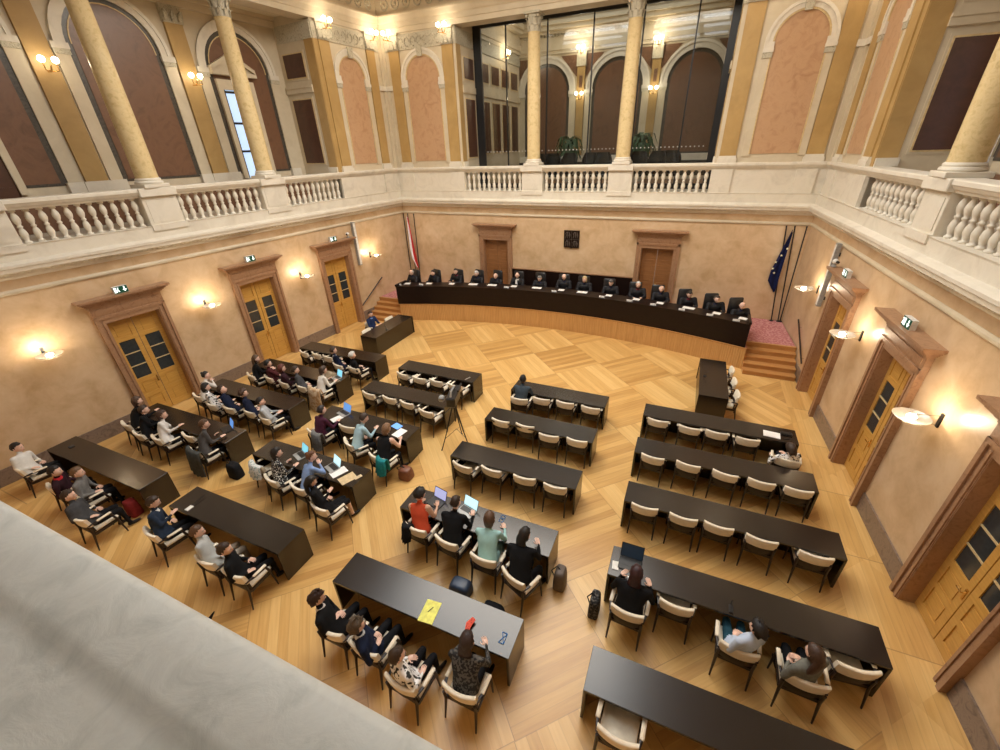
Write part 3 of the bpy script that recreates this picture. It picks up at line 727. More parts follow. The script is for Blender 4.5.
# flag poles and flags in both corners
def pole(x, x1, lab): 
    b = MB(); b.tube([(x, -.13, .8), (x1, -.10, 4.38)], .022, 8); b.ball((x1, -.10, 4.34), .03, 8, 0, 5); b.lathe([(.07, .8), (.07, .83), (.02, .85)], x, -.13, 10)
    tag(b.build('flag_pole', 'black'), lab, 'flag pole')
pole(16.97, 16.60, 'black pole right of the judges, leftmost of the three, carrying the blue flag')
pole(17.2, 16.86, 'black pole in the right corner, middle one of three')
pole(17.27, 17.22, 'black pole in the right corner nearest the side wall')
pole(.10, .06, 'black pole in the left corner nearest the side wall')
pole(.40, .32, 'black pole left of the judges, middle one, beside the red and white flag')
pole(.62, .68, 'black pole in the left corner, the one closest to the judges')
def flag(x, x1, z0, z1, w, mats, lab, side):
    b = MB(); n = 14; rr = []
    for i in range(n + 1):
        f = i / n; z = z1 + (z0 - z1) * f; wd = w * min(1, .12 + 1.3 * f) * (1 if f < .86 else 1 - (f - .86) * 4.5)
        cx = x1 + (x - x1) * f; row = []
        for k in range(9):
            u = k / 8; row.append((cx + side * u * wd, -.15 - .035 * math.sin(u * 9 + f * 2), z - .06 * math.sin(u * 5)))
        rr.append([(p[0], p[1] - .012, p[2]) for p in row] + [(p[0], p[1] + .012, p[2]) for p in reversed(row)])
    b.rings(rr)
    if len(mats) > 1:
        fs = len(rr[0]); b.m = [1 if (i % fs) in (4, 5, 6, 7, 8, 9, 10, 11, 12) and i < n * fs else 0 for i in range(len(b.f))]
    return b, lab
b, lab = flag(.64, .34, 1.75, 4.2, .34, (0, 1), 'narrow hanging red and white flag in the left corner', -1)
o = b.build('flag', [cloth((.62, .05, .05)), cloth((.85, .84, .86))], smooth=True); tag(o, lab, 'flag')
b, lab = flag(16.80, 16.84, 2.0, 4.2, .32, (0,), 'hanging dark blue flag with pale stars in the right corner', -1)
t = thing('flag', lab, 'flag', (16.6, -.15, 1.95)); b.build('flag_cloth', cloth((.007, .011, .055)), t, smooth=True, world=True)
for (x, z) in ((16.68, 3.35), (16.56, 3.1), (16.52, 2.86), (16.6, 2.7), (16.8, 3.6)):
    b = MB(); pts = []
    for i in range(10): r = .045 if i % 2 == 0 else .02; pts.append((x + r * math.sin(i * PI / 5), z + r * math.cos(i * PI / 5)))
    b.slab(pts, .20, .215, 0, lambda s, o, z: (s, -o, z)); b.build('star', cloth((.85, .82, .6)), t, world=True)

# column loudspeakers, cameras, exit signs, wall lamps
for F, sd in ((FL, 'left'), (FR, 'right')):
    p = F(3.5, .06, 2.6); t = thing('column_speaker', 'tall slim grey column loudspeaker on the %s wall' % sd, 'loudspeaker', p)
    b = MB(); b.box(3.43, 3.57, .05, .17, 2.6, 4.46, 0, F); b.build('cabinet', 'grey', t, world=True)
    b = MB(); b.box(3.45, 3.55, .17, .178, 2.64, 4.42, 0, F); b.build('grille', 'white', t, world=True)
    b = MB(); b.box(3.47, 3.53, 0, .05, 2.8, 2.9, 0, F); b.box(3.47, 3.53, 0, .05, 4.1, 4.2, 0, F); b.build('bracket', 'black', t, world=True)
    s = 3.98 if sd == 'left' else 3.95
    p = F(s, .2, 3.9); t = thing('ceiling_camera', 'small white remote camera on the %s wall door cornice nearest the judges' % sd, 'camera', p)
    b = MB(); b.lathe([(.07, 0), (.07, .03), (.04, .05), (.04, .09)], n=12); b.build('base', 'grey', t)
    b = MB(); b.ball((0, 0, .15), .075, 14, 0, 8); b.build('body', 'white', t, smooth=True)
    b = MB(); b.tube([(.02, -.05, .15), (.05, -.11, .14)], .035, 10); b.build('lens', 'black', t)
    for i, c in enumerate(DC if sd == 'left' else DCR[:2]):
        p = F(c + (.05 if sd == 'left' else .06), .3, 3.89)
        t = thing('exit_sign', 'green box exit sign above the %s door of the %s wall' % (['far', 'middle', 'near'][i], sd), 'exit sign', p)
        cc = c + (.05 if sd == 'left' else .06)
        b = MB(); b.box(cc - .17, cc + .17, .14, .24, 3.89, 4.08, 0, F); b.build('housing', 'white', t, world=True)
        b = MB(); b.box(cc - .165, cc + .165, .24, .248, 3.895, 4.075, 0, F); b.build('face', 'green', t, world=True)
        b = MB(); q = -1 if sd == 'left' else 1
        # white down arrow on one half, white door with running figure on the other
        a = cc + q * -.09 * -1
        b.box(a - .015, a + .015, .248, .254, 3.97, 4.06, 0, F); b.slab([(a - .05, 3.985), (a + .05, 3.985), (a, 3.92)], .248, .254, 0, F)
        a = cc - q * .09
        b.box(a + .01, a + .065, .248, .254, 3.92, 4.06, 0, F); b.box(a - .05, a - .02, .248, .254, 4.025, 4.05, 0, F); b.slab([(a - .06, 3.93), (a - .035, 3.93), (a - .01, 4.01), (a - .03, 4.02)], .248, .254, 0, F)
        b.slab([(a - .02, 3.99), (a - .0, 3.92), (a + .005, 3.93), (a - .01, 4.01)], .248, .254, 0, F)
        b.build('pictogram', 'signwhite', t, world=True)
def point(loc, e, r=.08, c=(1, .80, .56), name='lamp_light'):
    l = bpy.data.lights.new(name, 'POINT'); l.energy = e; l.shadow_soft_size = r; l.color = c
    o = bpy.data.objects.new(name, l); C.objects.link(o); o.location = loc; return o
SC = (2.72, 6.58, 10.30, 14.35)
for F, sd in ((FL, 'left'), (FR, 'right')):
    for i, s in enumerate(SC):
        p = F(s, .0, 2.75); t = thing('wall_lamp', 'glass dish wall lamp on the %s wall, %s from the judges' % (sd, ordn[i]), 'wall lamp', p)
        b = MB(); b.box(s - .03, s + .03, 0, .03, 2.76, 3.02, 0, F); b.build('wall_plate', 'black', t, world=True)
        b = MB(); b.tube([F(s, .03, 2.98), F(s, .40, 2.94)], .009, 8); b.tube([F(s, .03, 2.8), F(s, .2, 2.8), F(s, .36, 2.86)], .007, 6); b.build('arm', 'steel', t, world=True)
        c = F(s, .40, 2.86)
        b = MB(); b.lathe([(.03, -.045), (.13, -.035), (.22, .0), (.27, .045), (.265, .052), (.21, .012), (.12, -.022), (.0, -.03)], n=24, F=lambda x, y, z: (c[0] + x, c[1] + y, c[2] + z)); b.build('glass_dish', 'dish', t, smooth=True, world=True)
        b = MB(); b.ball((c[0], c[1], c[2] + .04), (.075, .075, .03), 12, 0, 6); b.build('bulb', 'bulb2', t, smooth=True, world=True)
        point(F(s, .40, 3.0), 24, .05)
GE = .16
def globes(F, s, lab, o=.1, z=11.25, e=18, cat='wall lamp'):
    p = F(s, o, z); t = thing('globe_lamp', lab, cat, p)
    b = MB(); b.tube([F(s, o - .06, z - .1), F(s, o + .2, z - .12), F(s, o + .32, z + .02)], .02, 6)
    for d in (-.14, .14): b.tube([F(s, o + .2, z - .12), F(s + d, o + .3, z - .1), F(s + d, o + .3, z + .05)], .016, 6)
    b.build('bracket', 'brass', t, world=True)
    for d in (-.14, .14): b = MB(); b.ball(F(s + d, o + .3, z + .13), .075, 12, 0, 8); b.build('globe', 'bulb', t, smooth=True, world=True)
    if e: point(F(s, o + .5, z + .12), e * GE, .12)
for F, sd in ((FL, 'left'), (FR, 'right')):
    globes(F, 3.12, 'twin globe lamp on the outer pilaster of the %s pier, under the cornice' % sd, e=60)
    globes(F, .72, 'twin globe lamp on the %s wall pilaster nearest the corner, under the cornice' % sd, e=60)
    for i, c in enumerate((7.285, 10.955)):
        globes(F, c, 'small twin lamp on the %s gallery rear wall, %s from the judges end' % (sd, ordn[i]), -1.9, 9.35, 14)
globes(FB, .64, 'twin globe lamp above the judges, leftmost on the back wall', e=60); globes(FB, 3.26, 'twin globe lamp left of the glass screen on the golden pilaster', e=60)
globes(FB, 14.22, 'twin globe lamp right of the glass screen on the golden pilaster', e=60); globes(FB, 16.82, 'twin globe lamp above the judges, rightmost on the back wall', e=60)
GBk = lambda s, o, z: (s, YD - o, z)
globes(GBk, 7.01, 'twin globe lamp behind the glass on the left rear pilaster', .15, 11.2, 230); globes(GBk, 10.65, 'twin globe lamp behind the glass on the right rear pilaster', .15, 11.2, 230)
globes(GBk, 7.02, 'lower twin lamp behind the glass, on the left rear pilaster', .13, 9.3, 40)
globes(GBk, 10.66, 'lower twin lamp behind the glass, on the right rear pilaster', .13, 9.3, 40)
globes(GL, 4.6, 'twin globe lamp behind the glass on the left side wall', .05, 11.0, 160)

# ------------------------------------------------------------------ gallery room furniture
def shell_chair(loc, rz, lab):
    t = thing('shell_chair', lab, 'chair', loc, rz, 'black shell chairs behind the glass')
    b = MB(); rr = []
    for i in range(9):
        f = i / 8; z = .45 + f * .92; w = .36 * math.sin(PI * (.22 + .70 * (1 - f))) + .05
        rr.append([(w * math.cos(a), -.26 + .30 * (1 - f * .25) * (1 - math.sin(a)) - .05 * f, z) for a in [PI * k / 8 for k in range(9)]] + [(w * .9 * math.cos(a), -.22 + .28 * (1 - f * .25) * (1 - math.sin(a)) - .05 * f, z) for a in [PI * k / 8 for k in range(8, -1, -1)]])
    b.rings(rr); b.build('back', 'leather', t, smooth=True)
    b = MB(); b.bbox(-.27, .27, -.26, .27, .40, .48, .03); b.build('seat', 'leather', t)
    b = MB(); b.lathe([(.24, 0), (.24, .02), (.03, .04), (.03, .40)], n=14); b.build('pedestal', 'steel', t)
for i, (x, y) in enumerate([(6.25, 2.5), (7.05, 2.35), (7.75, 2.5), (8.75, 2.5), (9.35, 2.35), (10.85, 2.5), (11.65, 2.4), (12.2, 2.7)]):
    shell_chair((x, y, 5.44), PI + .3 * math.sin(i * 2), 'black shell chair behind the glass screen, number %s from the left' % ['one', 'two', 'three', 'four', 'five', 'six', 'seven', 'eight'][i])
def palm(x, y, lab):
    t = thing('potted_plant', lab, 'potted plant', (x, y, 5.44))
    b = MB(); b.lathe([(.22, 0), (.30, .5), (.32, .9), (.28, .92), (.27, .86), (.0, .86)], n=18); b.build('pot', 'pot', t, smooth=True)
    b = MB(); b.tube([(0, 0, .8), (.03, .02, 1.2), (0, 0, 1.7)], [.05, .04, .03], 7); b.build('stem', 'chairwood', t)
    b = MB(); rnd = random.Random(int(x * 10))
    for k in range(64):
        a = k * 2.4; L = rnd.uniform(.5, .85); z0 = 1.15 + .75 * k / 64; up = rnd.uniform(.15, .5)
        dx, dy = math.cos(a), math.sin(a)
        b.tube([(0, 0, z0), (dx * L * .4, dy * L * .4, z0 + up * .6), (dx * L * .75, dy * L * .75, z0 + up * .5), (dx * L, dy * L, z0 - .22)], [(.02, .006), (.11, .006), (.09, .006), (.008, .004)], 6, 0, right=(-dy, dx, 0))
    b.build('foliage', 'leaf', t)
palm(6.95, 5.4, 'leafy potted plant behind the glass, left of the central arch'); palm(10.55, 5.4, 'leafy potted plant behind the glass, right of the central arch')

# ------------------------------------------------------------------ desks
def desk(x, yb, L, D, lab, group=None, rz=0, h=.75):
    t = thing('desk', lab, 'desk', (x, yb, 0), rz, group)
    b = MB(); b.bbox(0, L, -D, 0, h - .045, h, .004); b.build('desk_top', 'desk', t)
    b = MB(); b.box(0, .04, -D, -.0, 0, h - .045); b.build('end_panel', 'desk', t)
    b = MB(); b.box(L - .04, L, -D, -.0, 0, h - .045); b.build('end_panel', 'desk', t)
    b = MB(); b.box(.04, L - .04, -.05, -.02, .0, h - .045); b.build('modesty_panel', 'desk', t)
    b = MB(); b.box(.04, L - .04, -.32, -.05, h - .2, h - .18); b.build('shelf', 'desk', t)
    return t
TB = {'R1': (13.13, -7.93, 3.57), 'R2': (13.13, -9.57, 3.68), 'R3': (13.16, -11.22, 3.77), 'R4': (13.17, -13.01, 3.88), 'R5': (13.21, -14.86, 3.9),
      'M1': (9.30, -7.93, 2.82), 'M2': (9.22, -9.60, 2.93), 'M3': (9.12, -11.28, 3.05), 'M4': (8.96, -13.07, 3.19), 'M5': (8.88, -14.89, 3.26),
      'B1': (5.21, -7.94, 2.82), 'B2': (4.97, -9.52, 2.95), 'B3': (4.80, -11.17, 2.99), 'B4': (4.54, -12.98, 3.11), 'B5': (4.38, -14.85, 3.17),
      'A1': (.67, -7.87, 3.52), 'A2': (.35, -9.54, 3.64), 'A3': (.13, -11.19, 3.65), 'A4': (-.31, -12.94, 3.81), 'A5': (-.62, -14.80, 3.87)}
BN = {'A': 'leftmost column of desks', 'B': 'second column of desks', 'M': 'third column of desks', 'R': 'rightmost column of desks'}
ON = ['', 'first', 'second', 'third', 'fourth', 'fifth']
for k, (x, y, L) in TB.items():
    desk(x, y, L, .62, 'long dark wood desk, %s from the judges in the %s' % (ON[int(k[1])], BN[k[0]]), 'audience desks in four columns')
desk(2.86, -4.25, 2.52, .76, 'dark wood witness desk near the left steps, end-on to the bench', None, -PI / 2)
o = desk(14.47, -6.92, 2.48, .78, 'dark wood witness desk near the right steps, end-on to the bench', None, PI / 2)

# ------------------------------------------------------------------ chairs
def make_chair():
    t = thing('armchair', 'x', 'chair')
    b = MB()   # seat
    b.bbox(-.235, .235, -.20, .25, .405, .475, .025); b.build('seat', 'fabric', t, smooth=True, ang=50)
    # curved back pad
    def back(z0, z1, th, wid, y0, lean, cx=.055, n=10):
        rr = []
        for k in range(n + 1):
            u = -1 + 2 * k / n; x = u * wid; yc = y0 + cx * u * u
            rr.append([(x, yc - th / 2, z0 + .012), (x, yc + th / 2, z0), (x, yc + th / 2 + lean, z1 - .015), (x, yc + lean + .005, z1), (x, yc - th / 2 + lean + .008, z1 - .006), (x, yc - th / 2 + lean, z1 - .02)])
        return rr
    b = MB(); b.rings(back(.575, .81, .06, .255, -.245, -.04)); b.build('backrest', 'fabric', t, smooth=True, ang=50)
    b = MB(); b.rings(back(.42, .58, .03, .24, -.235, -.012)); b.build('back_shell', 'chairwood', t, smooth=True, ang=50)
    for s in (-1, 1):
        b = MB(); b.tube([(s * .245, -.24, .63), (s * .275, -.1, .645), (s * .28, .12, .64)], [(.022, .017)] * 3, 8); b.build('arm_rail', 'chairwood', t, smooth=True)
        b = MB(); b.bbox(s * .278 - .03, s * .278 + .03, -.10, .16, .645, .672, .01); b.build('arm_pad', 'fabric', t, smooth=True, ang=50)
        b = MB(); b.tube([(s * .275, .13, .65), (s * .265, .19, .42), (s * .255, .235, 0)], [.02, .022, .013], 8); b.build('leg', 'chairwood', t, smooth=True)
        b = MB(); b.tube([(s * .24, -.26, .62), (s * .235, -.235, .42), (s * .245, -.31, 0)], [.018, .024, .013], 8); b.build('leg', 'chairwood', t, smooth=True)
    b = MB(); b.box(-.24, .24, -.22, -.19, .35, .41); b.box(-.25, .25, .2, .23, .35, .41); b.box(-.25, -.22, -.2, .21, .35, .41); b.box(.22, .25, -.2, .21, .35, .41); b.build('seat_frame', 'chairwood', t)
    return t
CH0 = make_chair(); used = [False]
def chair(bx, by, deg, label, group=None):
    """bx,by = middle of the top of the backrest"""
    a = math.radians(deg); x = bx - math.sin(a) * .275; y = by + math.cos(a) * .275
    if not used[0]:
        used[0] = True; CH0.location = (x, y, 0); CH0.rotation_euler = (0, 0, a); CH0['label'] = label
        if group: CH0['group'] = group
        return (x, y)
    r = dup(CH0, (x, y, 0), a, label, group)
    if not group and 'group' in r: del r['group']
    return (x, y)
CHS = {
'M1': [(9.74, -9.03, 3, 1), (10.33, -8.81, 0, 0), (11.02, -8.76, -2, 0), (11.75, -8.77, -1, 0)],
'M2': [(9.67, -10.22, -4, 0), (10.36, -10.2, -2, 0), (11.07, -10.38, 3, 0), (11.77, -10.32, 0, 0)],
'M3': [(9.55, -12.16, -9, 0), (10.24, -12.04, -5, 0), (11.04, -12.02, 3, 0), (11.74, -12.03, 1, 0)],
'M4': [(9.56, -14.08, -6, 1), (10.27, -14.12, -8, 1), (11.08, -14.2, -2, 1), (11.69, -14.33, -22, 1)],
'M5': [(9.45, -16.22, 0, 1), (10.13, -16.24, -1, 1), (10.88, -16.4, -3, 1), (11.68, -16.18, 0, 1)],
'R1': [(13.52, -8.75, -3, 0), (14.29, -8.8, -4, 0), (14.92, -8.77, -3, 0), (15.61, -8.8, 2, 0), (16.35, -9.32, -8, 1)],
'R2': [(13.55, -10.3, -5, 0), (14.31, -10.28, -7, 0), (15.06, -10.31, -8, 0), (15.76, -10.31, -4, 0), (16.44, -10.3, 0, 0)],
'R3': [(13.57, -11.93, 0, 0), (14.29, -11.93, -2, 0), (14.91, -11.91, -3, 0), (15.62, -11.95, -4, 0), (16.45, -11.99, 0, 0)],
'R4': [(13.58, -14.22, -4, 1), (14.28, -13.83, -1, 0), (15.14, -14.18, -4, 1), (15.95, -14.28, -2, 1), (16.62, -13.85, 7, 0)],
'R5': [(13.72, -15.86, -3, 0), (15.35, -15.93, 2, 0)],
'B1': [(5.62, -8.94, -12, 0), (6.29, -8.99, -6, 0), (6.90, -8.96, -8, 0), (7.6, -9.0, -6, 0)],
'B2': [(5.38, -10.33, -9, 0), (6.13, -10.32, -6, 0), (6.77, -10.36, -8, 0), (7.54, -10.54, -9, 0)],
'B3': [(5.30, -12.42, -8, 1), (5.96, -11.92, 0, 0), (6.46, -12.44, -28, 1), (7.5, -12.63, -9, 1)],
'B4': [(5.03, -13.9, -11, 0), (5.75, -14.13, -12, 1), (6.52, -14.1, -9, 1), (7.41, -14.37, -8, 1)],
'B5': [(4.80, -16.1, -8, 1), (6.43, -16.12, -1, 1), (7.17, -16.11, 1, 1)],
'A1': [(1.17, -8.80, -14, 0), (1.72, -8.75, -12, 0), (2.3, -8.8, -10, 0), (3.10, -9.17, -14, 1), (3.79, -9.16, -8, 1)],
'A2': [(.86, -10.76, -16, 1), (1.56, -10.66, -15, 1), (2.32, -10.75, -13, 1), (3.06, -10.73, -12, 1), (3.63, -10.70, -8, 1)],
'A3': [(.47, -12.3, -10, 1), (1.38, -12.48, -5, 1), (2.04, -12.42, -4, 1), (2.78, -12.35, -8, 1), (3.48, -12.42, -11, 1)],
'A4': [(.08, -14.03, -8, 1), (.92, -14.18, -4, 1), (1.6, -14.12, -7, 1), (2.27, -13.74, -4, 0), (3.1, -14.1, -6, 1)],
'A5': [(-.3, -16.1, -10, 1), (1.32, -16.15, -4, 1), (2.05, -16.1, -4, 1), (3.0, -16.44, 2, 1)],
}
for k, L in CHS.items():
    for i, (x, y, a, occ) in enumerate(L):
        n = len(L); pos = ['first', 'second', 'third', 'fourth', 'fifth'][i]
        chair(x, y, a, '%s cream armchair, %s from left at %s desk from judges, %s' % ('occupied' if occ else 'empty', pos, ON[int(k[1])], BN[k[0]]), 'cream armchairs at the audience desks')
wl = [(1.97, -4.85, -90), (1.45, -5.5, -90), (1.95, -6.3, -90)]
for (x, y, a), p in zip(wl, ('empty armchair at the end nearest the steps, left witness desk', 'occupied cream armchair at the left witness desk', 'empty armchair at the near end of the left witness desk')): chair(x, y, a, p, 'cream armchairs at the witness desks')
for (x, y, a), p in zip([(15.44, -5.06, 90), (15.48, -5.82, 90), (15.52, -6.6, 90)], ('farthest', 'middle', 'nearest')): chair(x, y, a, 'empty cream armchair at the right witness desk, the %s of three' % p, 'cream armchairs at the witness desks')
# judges' high-back chairs
J = [(1.6, -2.18, 2.05), (2.58, -1.85, 2.02), (3.63, -1.53, 2.09), (4.62, -1.33, 2.02), (5.51, -1.16, 1.93), (6.53, -1.02, 2.0), (7.58, -.95, 1.93), (8.69, -.9, 2.08), (9.61, -.95, 2.06), (10.75, -1.04, 2.03), (11.87, -1.19, 2.1), (12.78, -1.33, 2.05), (13.82, -1.58, 2.01), (14.77, -1.86, 2.01), (15.6, -2.11, 1.93)]
def judge_chair():
    t = thing('high_back_chair', 'x', 'chair')
    b = MB(); b.bbox(-.27, .27, -.25, .27, .42, .52, .03); b.build('seat', 'leather', t, smooth=True, ang=50)
    b = MB(); b.bbox(-.25, .25, -.34, -.24, .5, 1.30, .04); b.build('backrest', 'leather', t, smooth=True, ang=50)
    for s in (-1, 1): b = MB(); b.tube([(s * .3, -.3, .68), (s * .31, .1, .7), (s * .3, .2, .66), (s * .28, .15, .46)], .025, 8); b.build('armrest', 'chairwood', t, smooth=True)
    b = MB(); b.tube([(0, 0, .08), (0, 0, .42)], .03, 10)
    for k in range(5): a = k * 2 * PI / 5; b.tube([(0, 0, .1), (math.cos(a) * .28, math.sin(a) * .28, .05)], .02, 6); b.ball((math.cos(a) * .28, math.sin(a) * .28, .03), .03, 8, 0, 5)
    b.build('swivel_base', 'black', t); return t
nm15 = ['first', 'second', 'third', 'fourth', 'fifth', 'sixth', 'seventh', 'eighth', 'ninth', 'tenth', 'eleventh', 'twelfth', 'thirteenth', 'fourteenth', 'fifteenth']
jc = judge_chair()
for i, (x, y, z) in enumerate(J):
    a = math.atan2(-(8.6 - x), 20) + PI; lab = 'black high-back chair of the %s judge from the left' % nm15[i]
    cx, cy = x - .09, y + .10
    if i == 0: jc.location = (cx, cy, .805); jc.rotation_euler = (0, 0, a); jc['label'] = lab; jc['group'] = 'judges chairs behind the bench'
    else: dup(jc, (cx, cy, .805), a, lab, 'judges chairs behind the bench')

# ------------------------------------------------------------------ people
_hm = {}
def hairmat(c):
    if c not in _hm:
        _hm[c] = marble('hair_%d' % len(_hm), tuple(v * .55 for v in c), tuple(min(1, v * 1.5) for v in c), 16, .5, None, 1, .3, (3, 3, .7))
    return _hm[c]
def nearest_mat(c, segs):
    best = 1e9; bm_ = 0
    for (p, q, r, m) in segs:
        d = q - p; L = d.length_squared; t = 0 if L < 1e-12 else max(0, min(1, (c - p).dot(d) / L))
        v = (c - (p + d * t)).length / r
        if v < best: best = v; bm_ = m
    return bm_
def capsule(b, p, q, r0, r1, n=10):
    d = q - p; L = d.length
    if L < 1e-6: return
    u = d / L; pts = [p - u * r0 * .95, p - u * r0 * .6, p, q, q + u * r1 * .6, q + u * r1 * .95]
    b.tube(pts, [r0 * .3, r0 * .8, r0, r1, r1 * .8, r1 * .3], n)
def hand(b, w, d, up, side, m, curl=.5, s=1):
    """wrist w, pointing d, palm normal -up, thumb towards side"""
    d = d.normalized(); up = (up - d * up.dot(d)).normalized(); sd = d.cross(up).normalized()
    if sd.dot(side) < 0: sd = -sd
    b.tube([w, w + d * .03, w + d * .075], [(.024, .016), (.038, .016), (.040, .013)], 8, m, right=sd)
    for k, (x, L) in enumerate([(.030, .068), (.010, .078), (-.011, .072), (-.031, .056)]):
        p0 = w + d * .070 + sd * x; p1 = p0 + d * L * .45 - up * .008 * curl; dd = (d - up * curl).normalized(); p2 = p1 + dd * L * .55
        b.tube([p0, p1, p2], [.0095, .0088, .0065], 6, m)
    p0 = w + d * .022 + sd * .032; p1 = p0 + (d * .6 + sd * .8).normalized() * .038 - up * .01; p2 = p1 + (d * .95 + sd * .15).normalized() * .032
    b.tube([p0, p1, p2], [.012, .0105, .008], 6, m)
def make_person(loc, yaw, label, head, skin=0, hair='short', hc=(.03, .02, .015), top=(.05, .05, .05), legs=(.007, .007, .009), pose='lap', hyaw=0, hpitch=-12, bare=False, robe=False, skirt=False, collar=None, shoes=(.02, .015, .012), seatz=.50, sz=1.0, bare_legs=False, legyaw=None):
    """loc: floor point under hips; yaw deg (0 = +y); head: world xyz of head centre"""
    sz *= 1.2; ly = yaw if legyaw is None else legyaw; tw = math.radians(yaw - ly)
    a = math.radians(ly); t = thing('person', label, 'person', loc, a)
    RT = Matrix.Rotation(tw, 3, 'Z'); hyaw = hyaw + math.degrees(tw)
    inv = PMX[t.name].inverted(); H = inv @ Vector(head)
    hip = Vector((0, -.04, seatz + .02)); 
    v = Vector((H.x, H.y, 0)) - Vector((hip.x, hip.y, 0))
    if v.length > .42: H = Vector((hip.x + v.x * .42 / v.length, hip.y + v.y * .42 / v.length, H.z))
    neck = Vector((hip.x + (H.x - hip.x) * .9, hip.y + (H.y - hip.y) * .86 - .02, H.z - .145))
    sp = lambda f: hip.lerp(neck, f) + Vector((0, -.035 * math.sin(PI * f), 0))
    up = (neck - hip).normalized(); X = RT @ Vector((1, 0, 0)); X = (X - up * X.dot(up)).normalized()
    segs = []; b = MB()
    rb = 1.42 if robe else 1.06
    b.tube([sp(-.12), sp(0), sp(.2), sp(.42), sp(.65), sp(.82), sp(.92), sp(.97)], [(.10, .08), (.165 * sz * rb, .125 * rb), (.155 * sz * rb, .115 * rb), (.145 * sz * rb, .105 * rb), (.165 * sz * rb, .11 * rb), (.165 * sz * rb, .095 * rb), (.10, .07), (.05, .05)], 14, 0, right=X)
    segs.append((sp(0), sp(.15), .15 * rb, 0 if (robe or skirt) else 0)); segs.append((sp(.15), sp(.88), .14 * rb, 0))
    hb = H + Vector((0, -.01, -.06))
    b.tube([sp(.88), neck, hb], [.062, .052, .05], 10); segs.append((sp(.97), hb, .052, 2))
    armm = 2 if bare else 0; ra = 1.6 if robe else 1.12
    hands = []
    for s in (-1, 1):
        sh = sp(.86) + X * s * (.20 if robe else .175) * sz
        capsule(b, sp(.86) + X * s * .08, sh, .062, .055 * ra)
        if pose == 'desk': el = sh + RT @ Vector((s * .07, .12, -.26)); wr = el + RT @ Vector((-s * .12, .22, .04))
        elif pose == 'type': el = sh + RT @ Vector((s * .08, .06, -.27)); wr = el + RT @ Vector((-s * .1, .24, max(.80, el.z + .02) - el.z))
        elif pose == 'chin' and s > 0: el = sh + RT @ Vector((s * .03, .20, -.20)); wr = H + RT @ Vector((s * .05, .10, -.13))
        elif pose == 'phone' and s > 0: el = sh + RT @ Vector((s * .06, .10, -.24)); wr = sh + RT @ Vector((-.08, .30, -.14))
        elif pose == 'cross': el = sh + RT @ Vector((s * .06, .04, -.26)); wr = el + RT @ Vector((-s * .22, .17, .03))
        else: el = sh + RT @ Vector((s * .07, -.0, -.27)); wr = RT @ Vector((s * .07, hip.y + .30, .66))
        if (wr - el).length > .26 or (wr - el).length < .2: wr = el + (wr - el).normalized() * .25
        capsule(b, sh, el, .054 * ra, .043 * ra); capsule(b, el, wr, .040 * ra, .026 if not robe else .07)
        cut = armm
        segs.append((sh, el, .05, 2 if bare == 2 else cut)); segs.append((el, wr - (wr - el) * .08, .035 * ra, armm)); hands.append((wr, (wr - el).normalized(), s))
        kn = Vector((s * (.10 if not skirt else .07), .37, .50)); an = Vector((s * (.11 if not skirt else .08), .33 + (.07 if s > 0 else -.02), .10)); toe = an + Vector((s * .02, .17, -.055))
        h0 = hip + Vector((s * .09, .02, -.0))
        capsule(b, h0, kn, .088 * (1.15 if robe else 1), .064); capsule(b, kn, an, .058, .04); capsule(b, an + Vector((0, -.02, -.045)), toe, .042, .034)
        segs.append((h0, kn, .075, 0 if robe else 1)); segs.append((kn, an, .055, 2 if bare_legs else 1)); segs.append((an + Vector((0, 0, -.03)), toe, .05, 3))
        if robe: capsule(b, kn, kn + Vector((0, 0, -.34)), .10, .11); segs.append((kn, kn + Vector((0, 0, -.34)), .13, 0))
    me = bpy.data.meshes.new('b'); me.from_pydata(b.v, [], b.f); o = bpy.data.objects.new('tmp', me); C.objects.link(o)
    md = o.modifiers.new('r', 'REMESH'); md.mode = 'VOXEL'; md.voxel_size = .024
    sm = o.modifiers.new('s', 'SMOOTH'); sm.factor = .5; sm.iterations = 3
    dg = bpy.context.evaluated_depsgraph_get(); ev = o.evaluated_get(dg); m2 = bpy.data.meshes.new_from_object(ev)
    bpy.data.objects.remove(o); bpy.data.meshes.remove(me)
    B = MB(); B.v = [tuple(q.co) for q in m2.vertices]
    for p in m2.polygons: B.f.append(tuple(p.vertices)); B.m.append(nearest_mat(p.center, segs))
    bpy.data.meshes.remove(m2)
    # hands
    for wr, d, s in hands:
        upv = Vector((0, 0, 1)) if abs(d.z) < .8 else Vector((0, -1, 0))
        hand(B, wr - d * .015, (d + RT @ Vector((-s * .25, 0, 0))).normalized(), upv, RT @ Vector((-s, 0, 0)), 2, .55 if pose != 'type' else .35)
    # head
    Rm = Matrix.Rotation(math.radians(hyaw), 3, 'Z') @ Matrix.Rotation(math.radians(hpitch), 3, 'X')
    HS = 1.13
    def hp(x, y, z): return H + Rm @ Vector((x * HS, y * HS, z * HS))
    rr = []; NS, NR = 18, 14
    for k in range(NR + 1):
        th = PI * (k + .05) / (NR + .1); z = -.115 * math.cos(th); row = []
        low = max(0, -z / .115)
        for i in range(NS):
            ph = 2 * PI * i / NS; w = .076 * (1 - .28 * low ** 1.5); dep = .095
            x = w * math.sin(th) * math.sin(ph); y = dep * math.sin(th) * math.cos(ph)
            if y < 0: y *= 1.0 - .25 * low
            else: y += .012 * low * math.cos(ph)
            if abs(x) < .02 and y > .05 and -.045 < z < .02: y += .018 * (1 - abs(z + .02) / .04)
            if .015 < abs(x) < .045 and y > .04 and -.005 < z < .03: y -= .007
            row.append(hp(x, y, z))
        rr.append(row)
    B.rings(rr, 2)
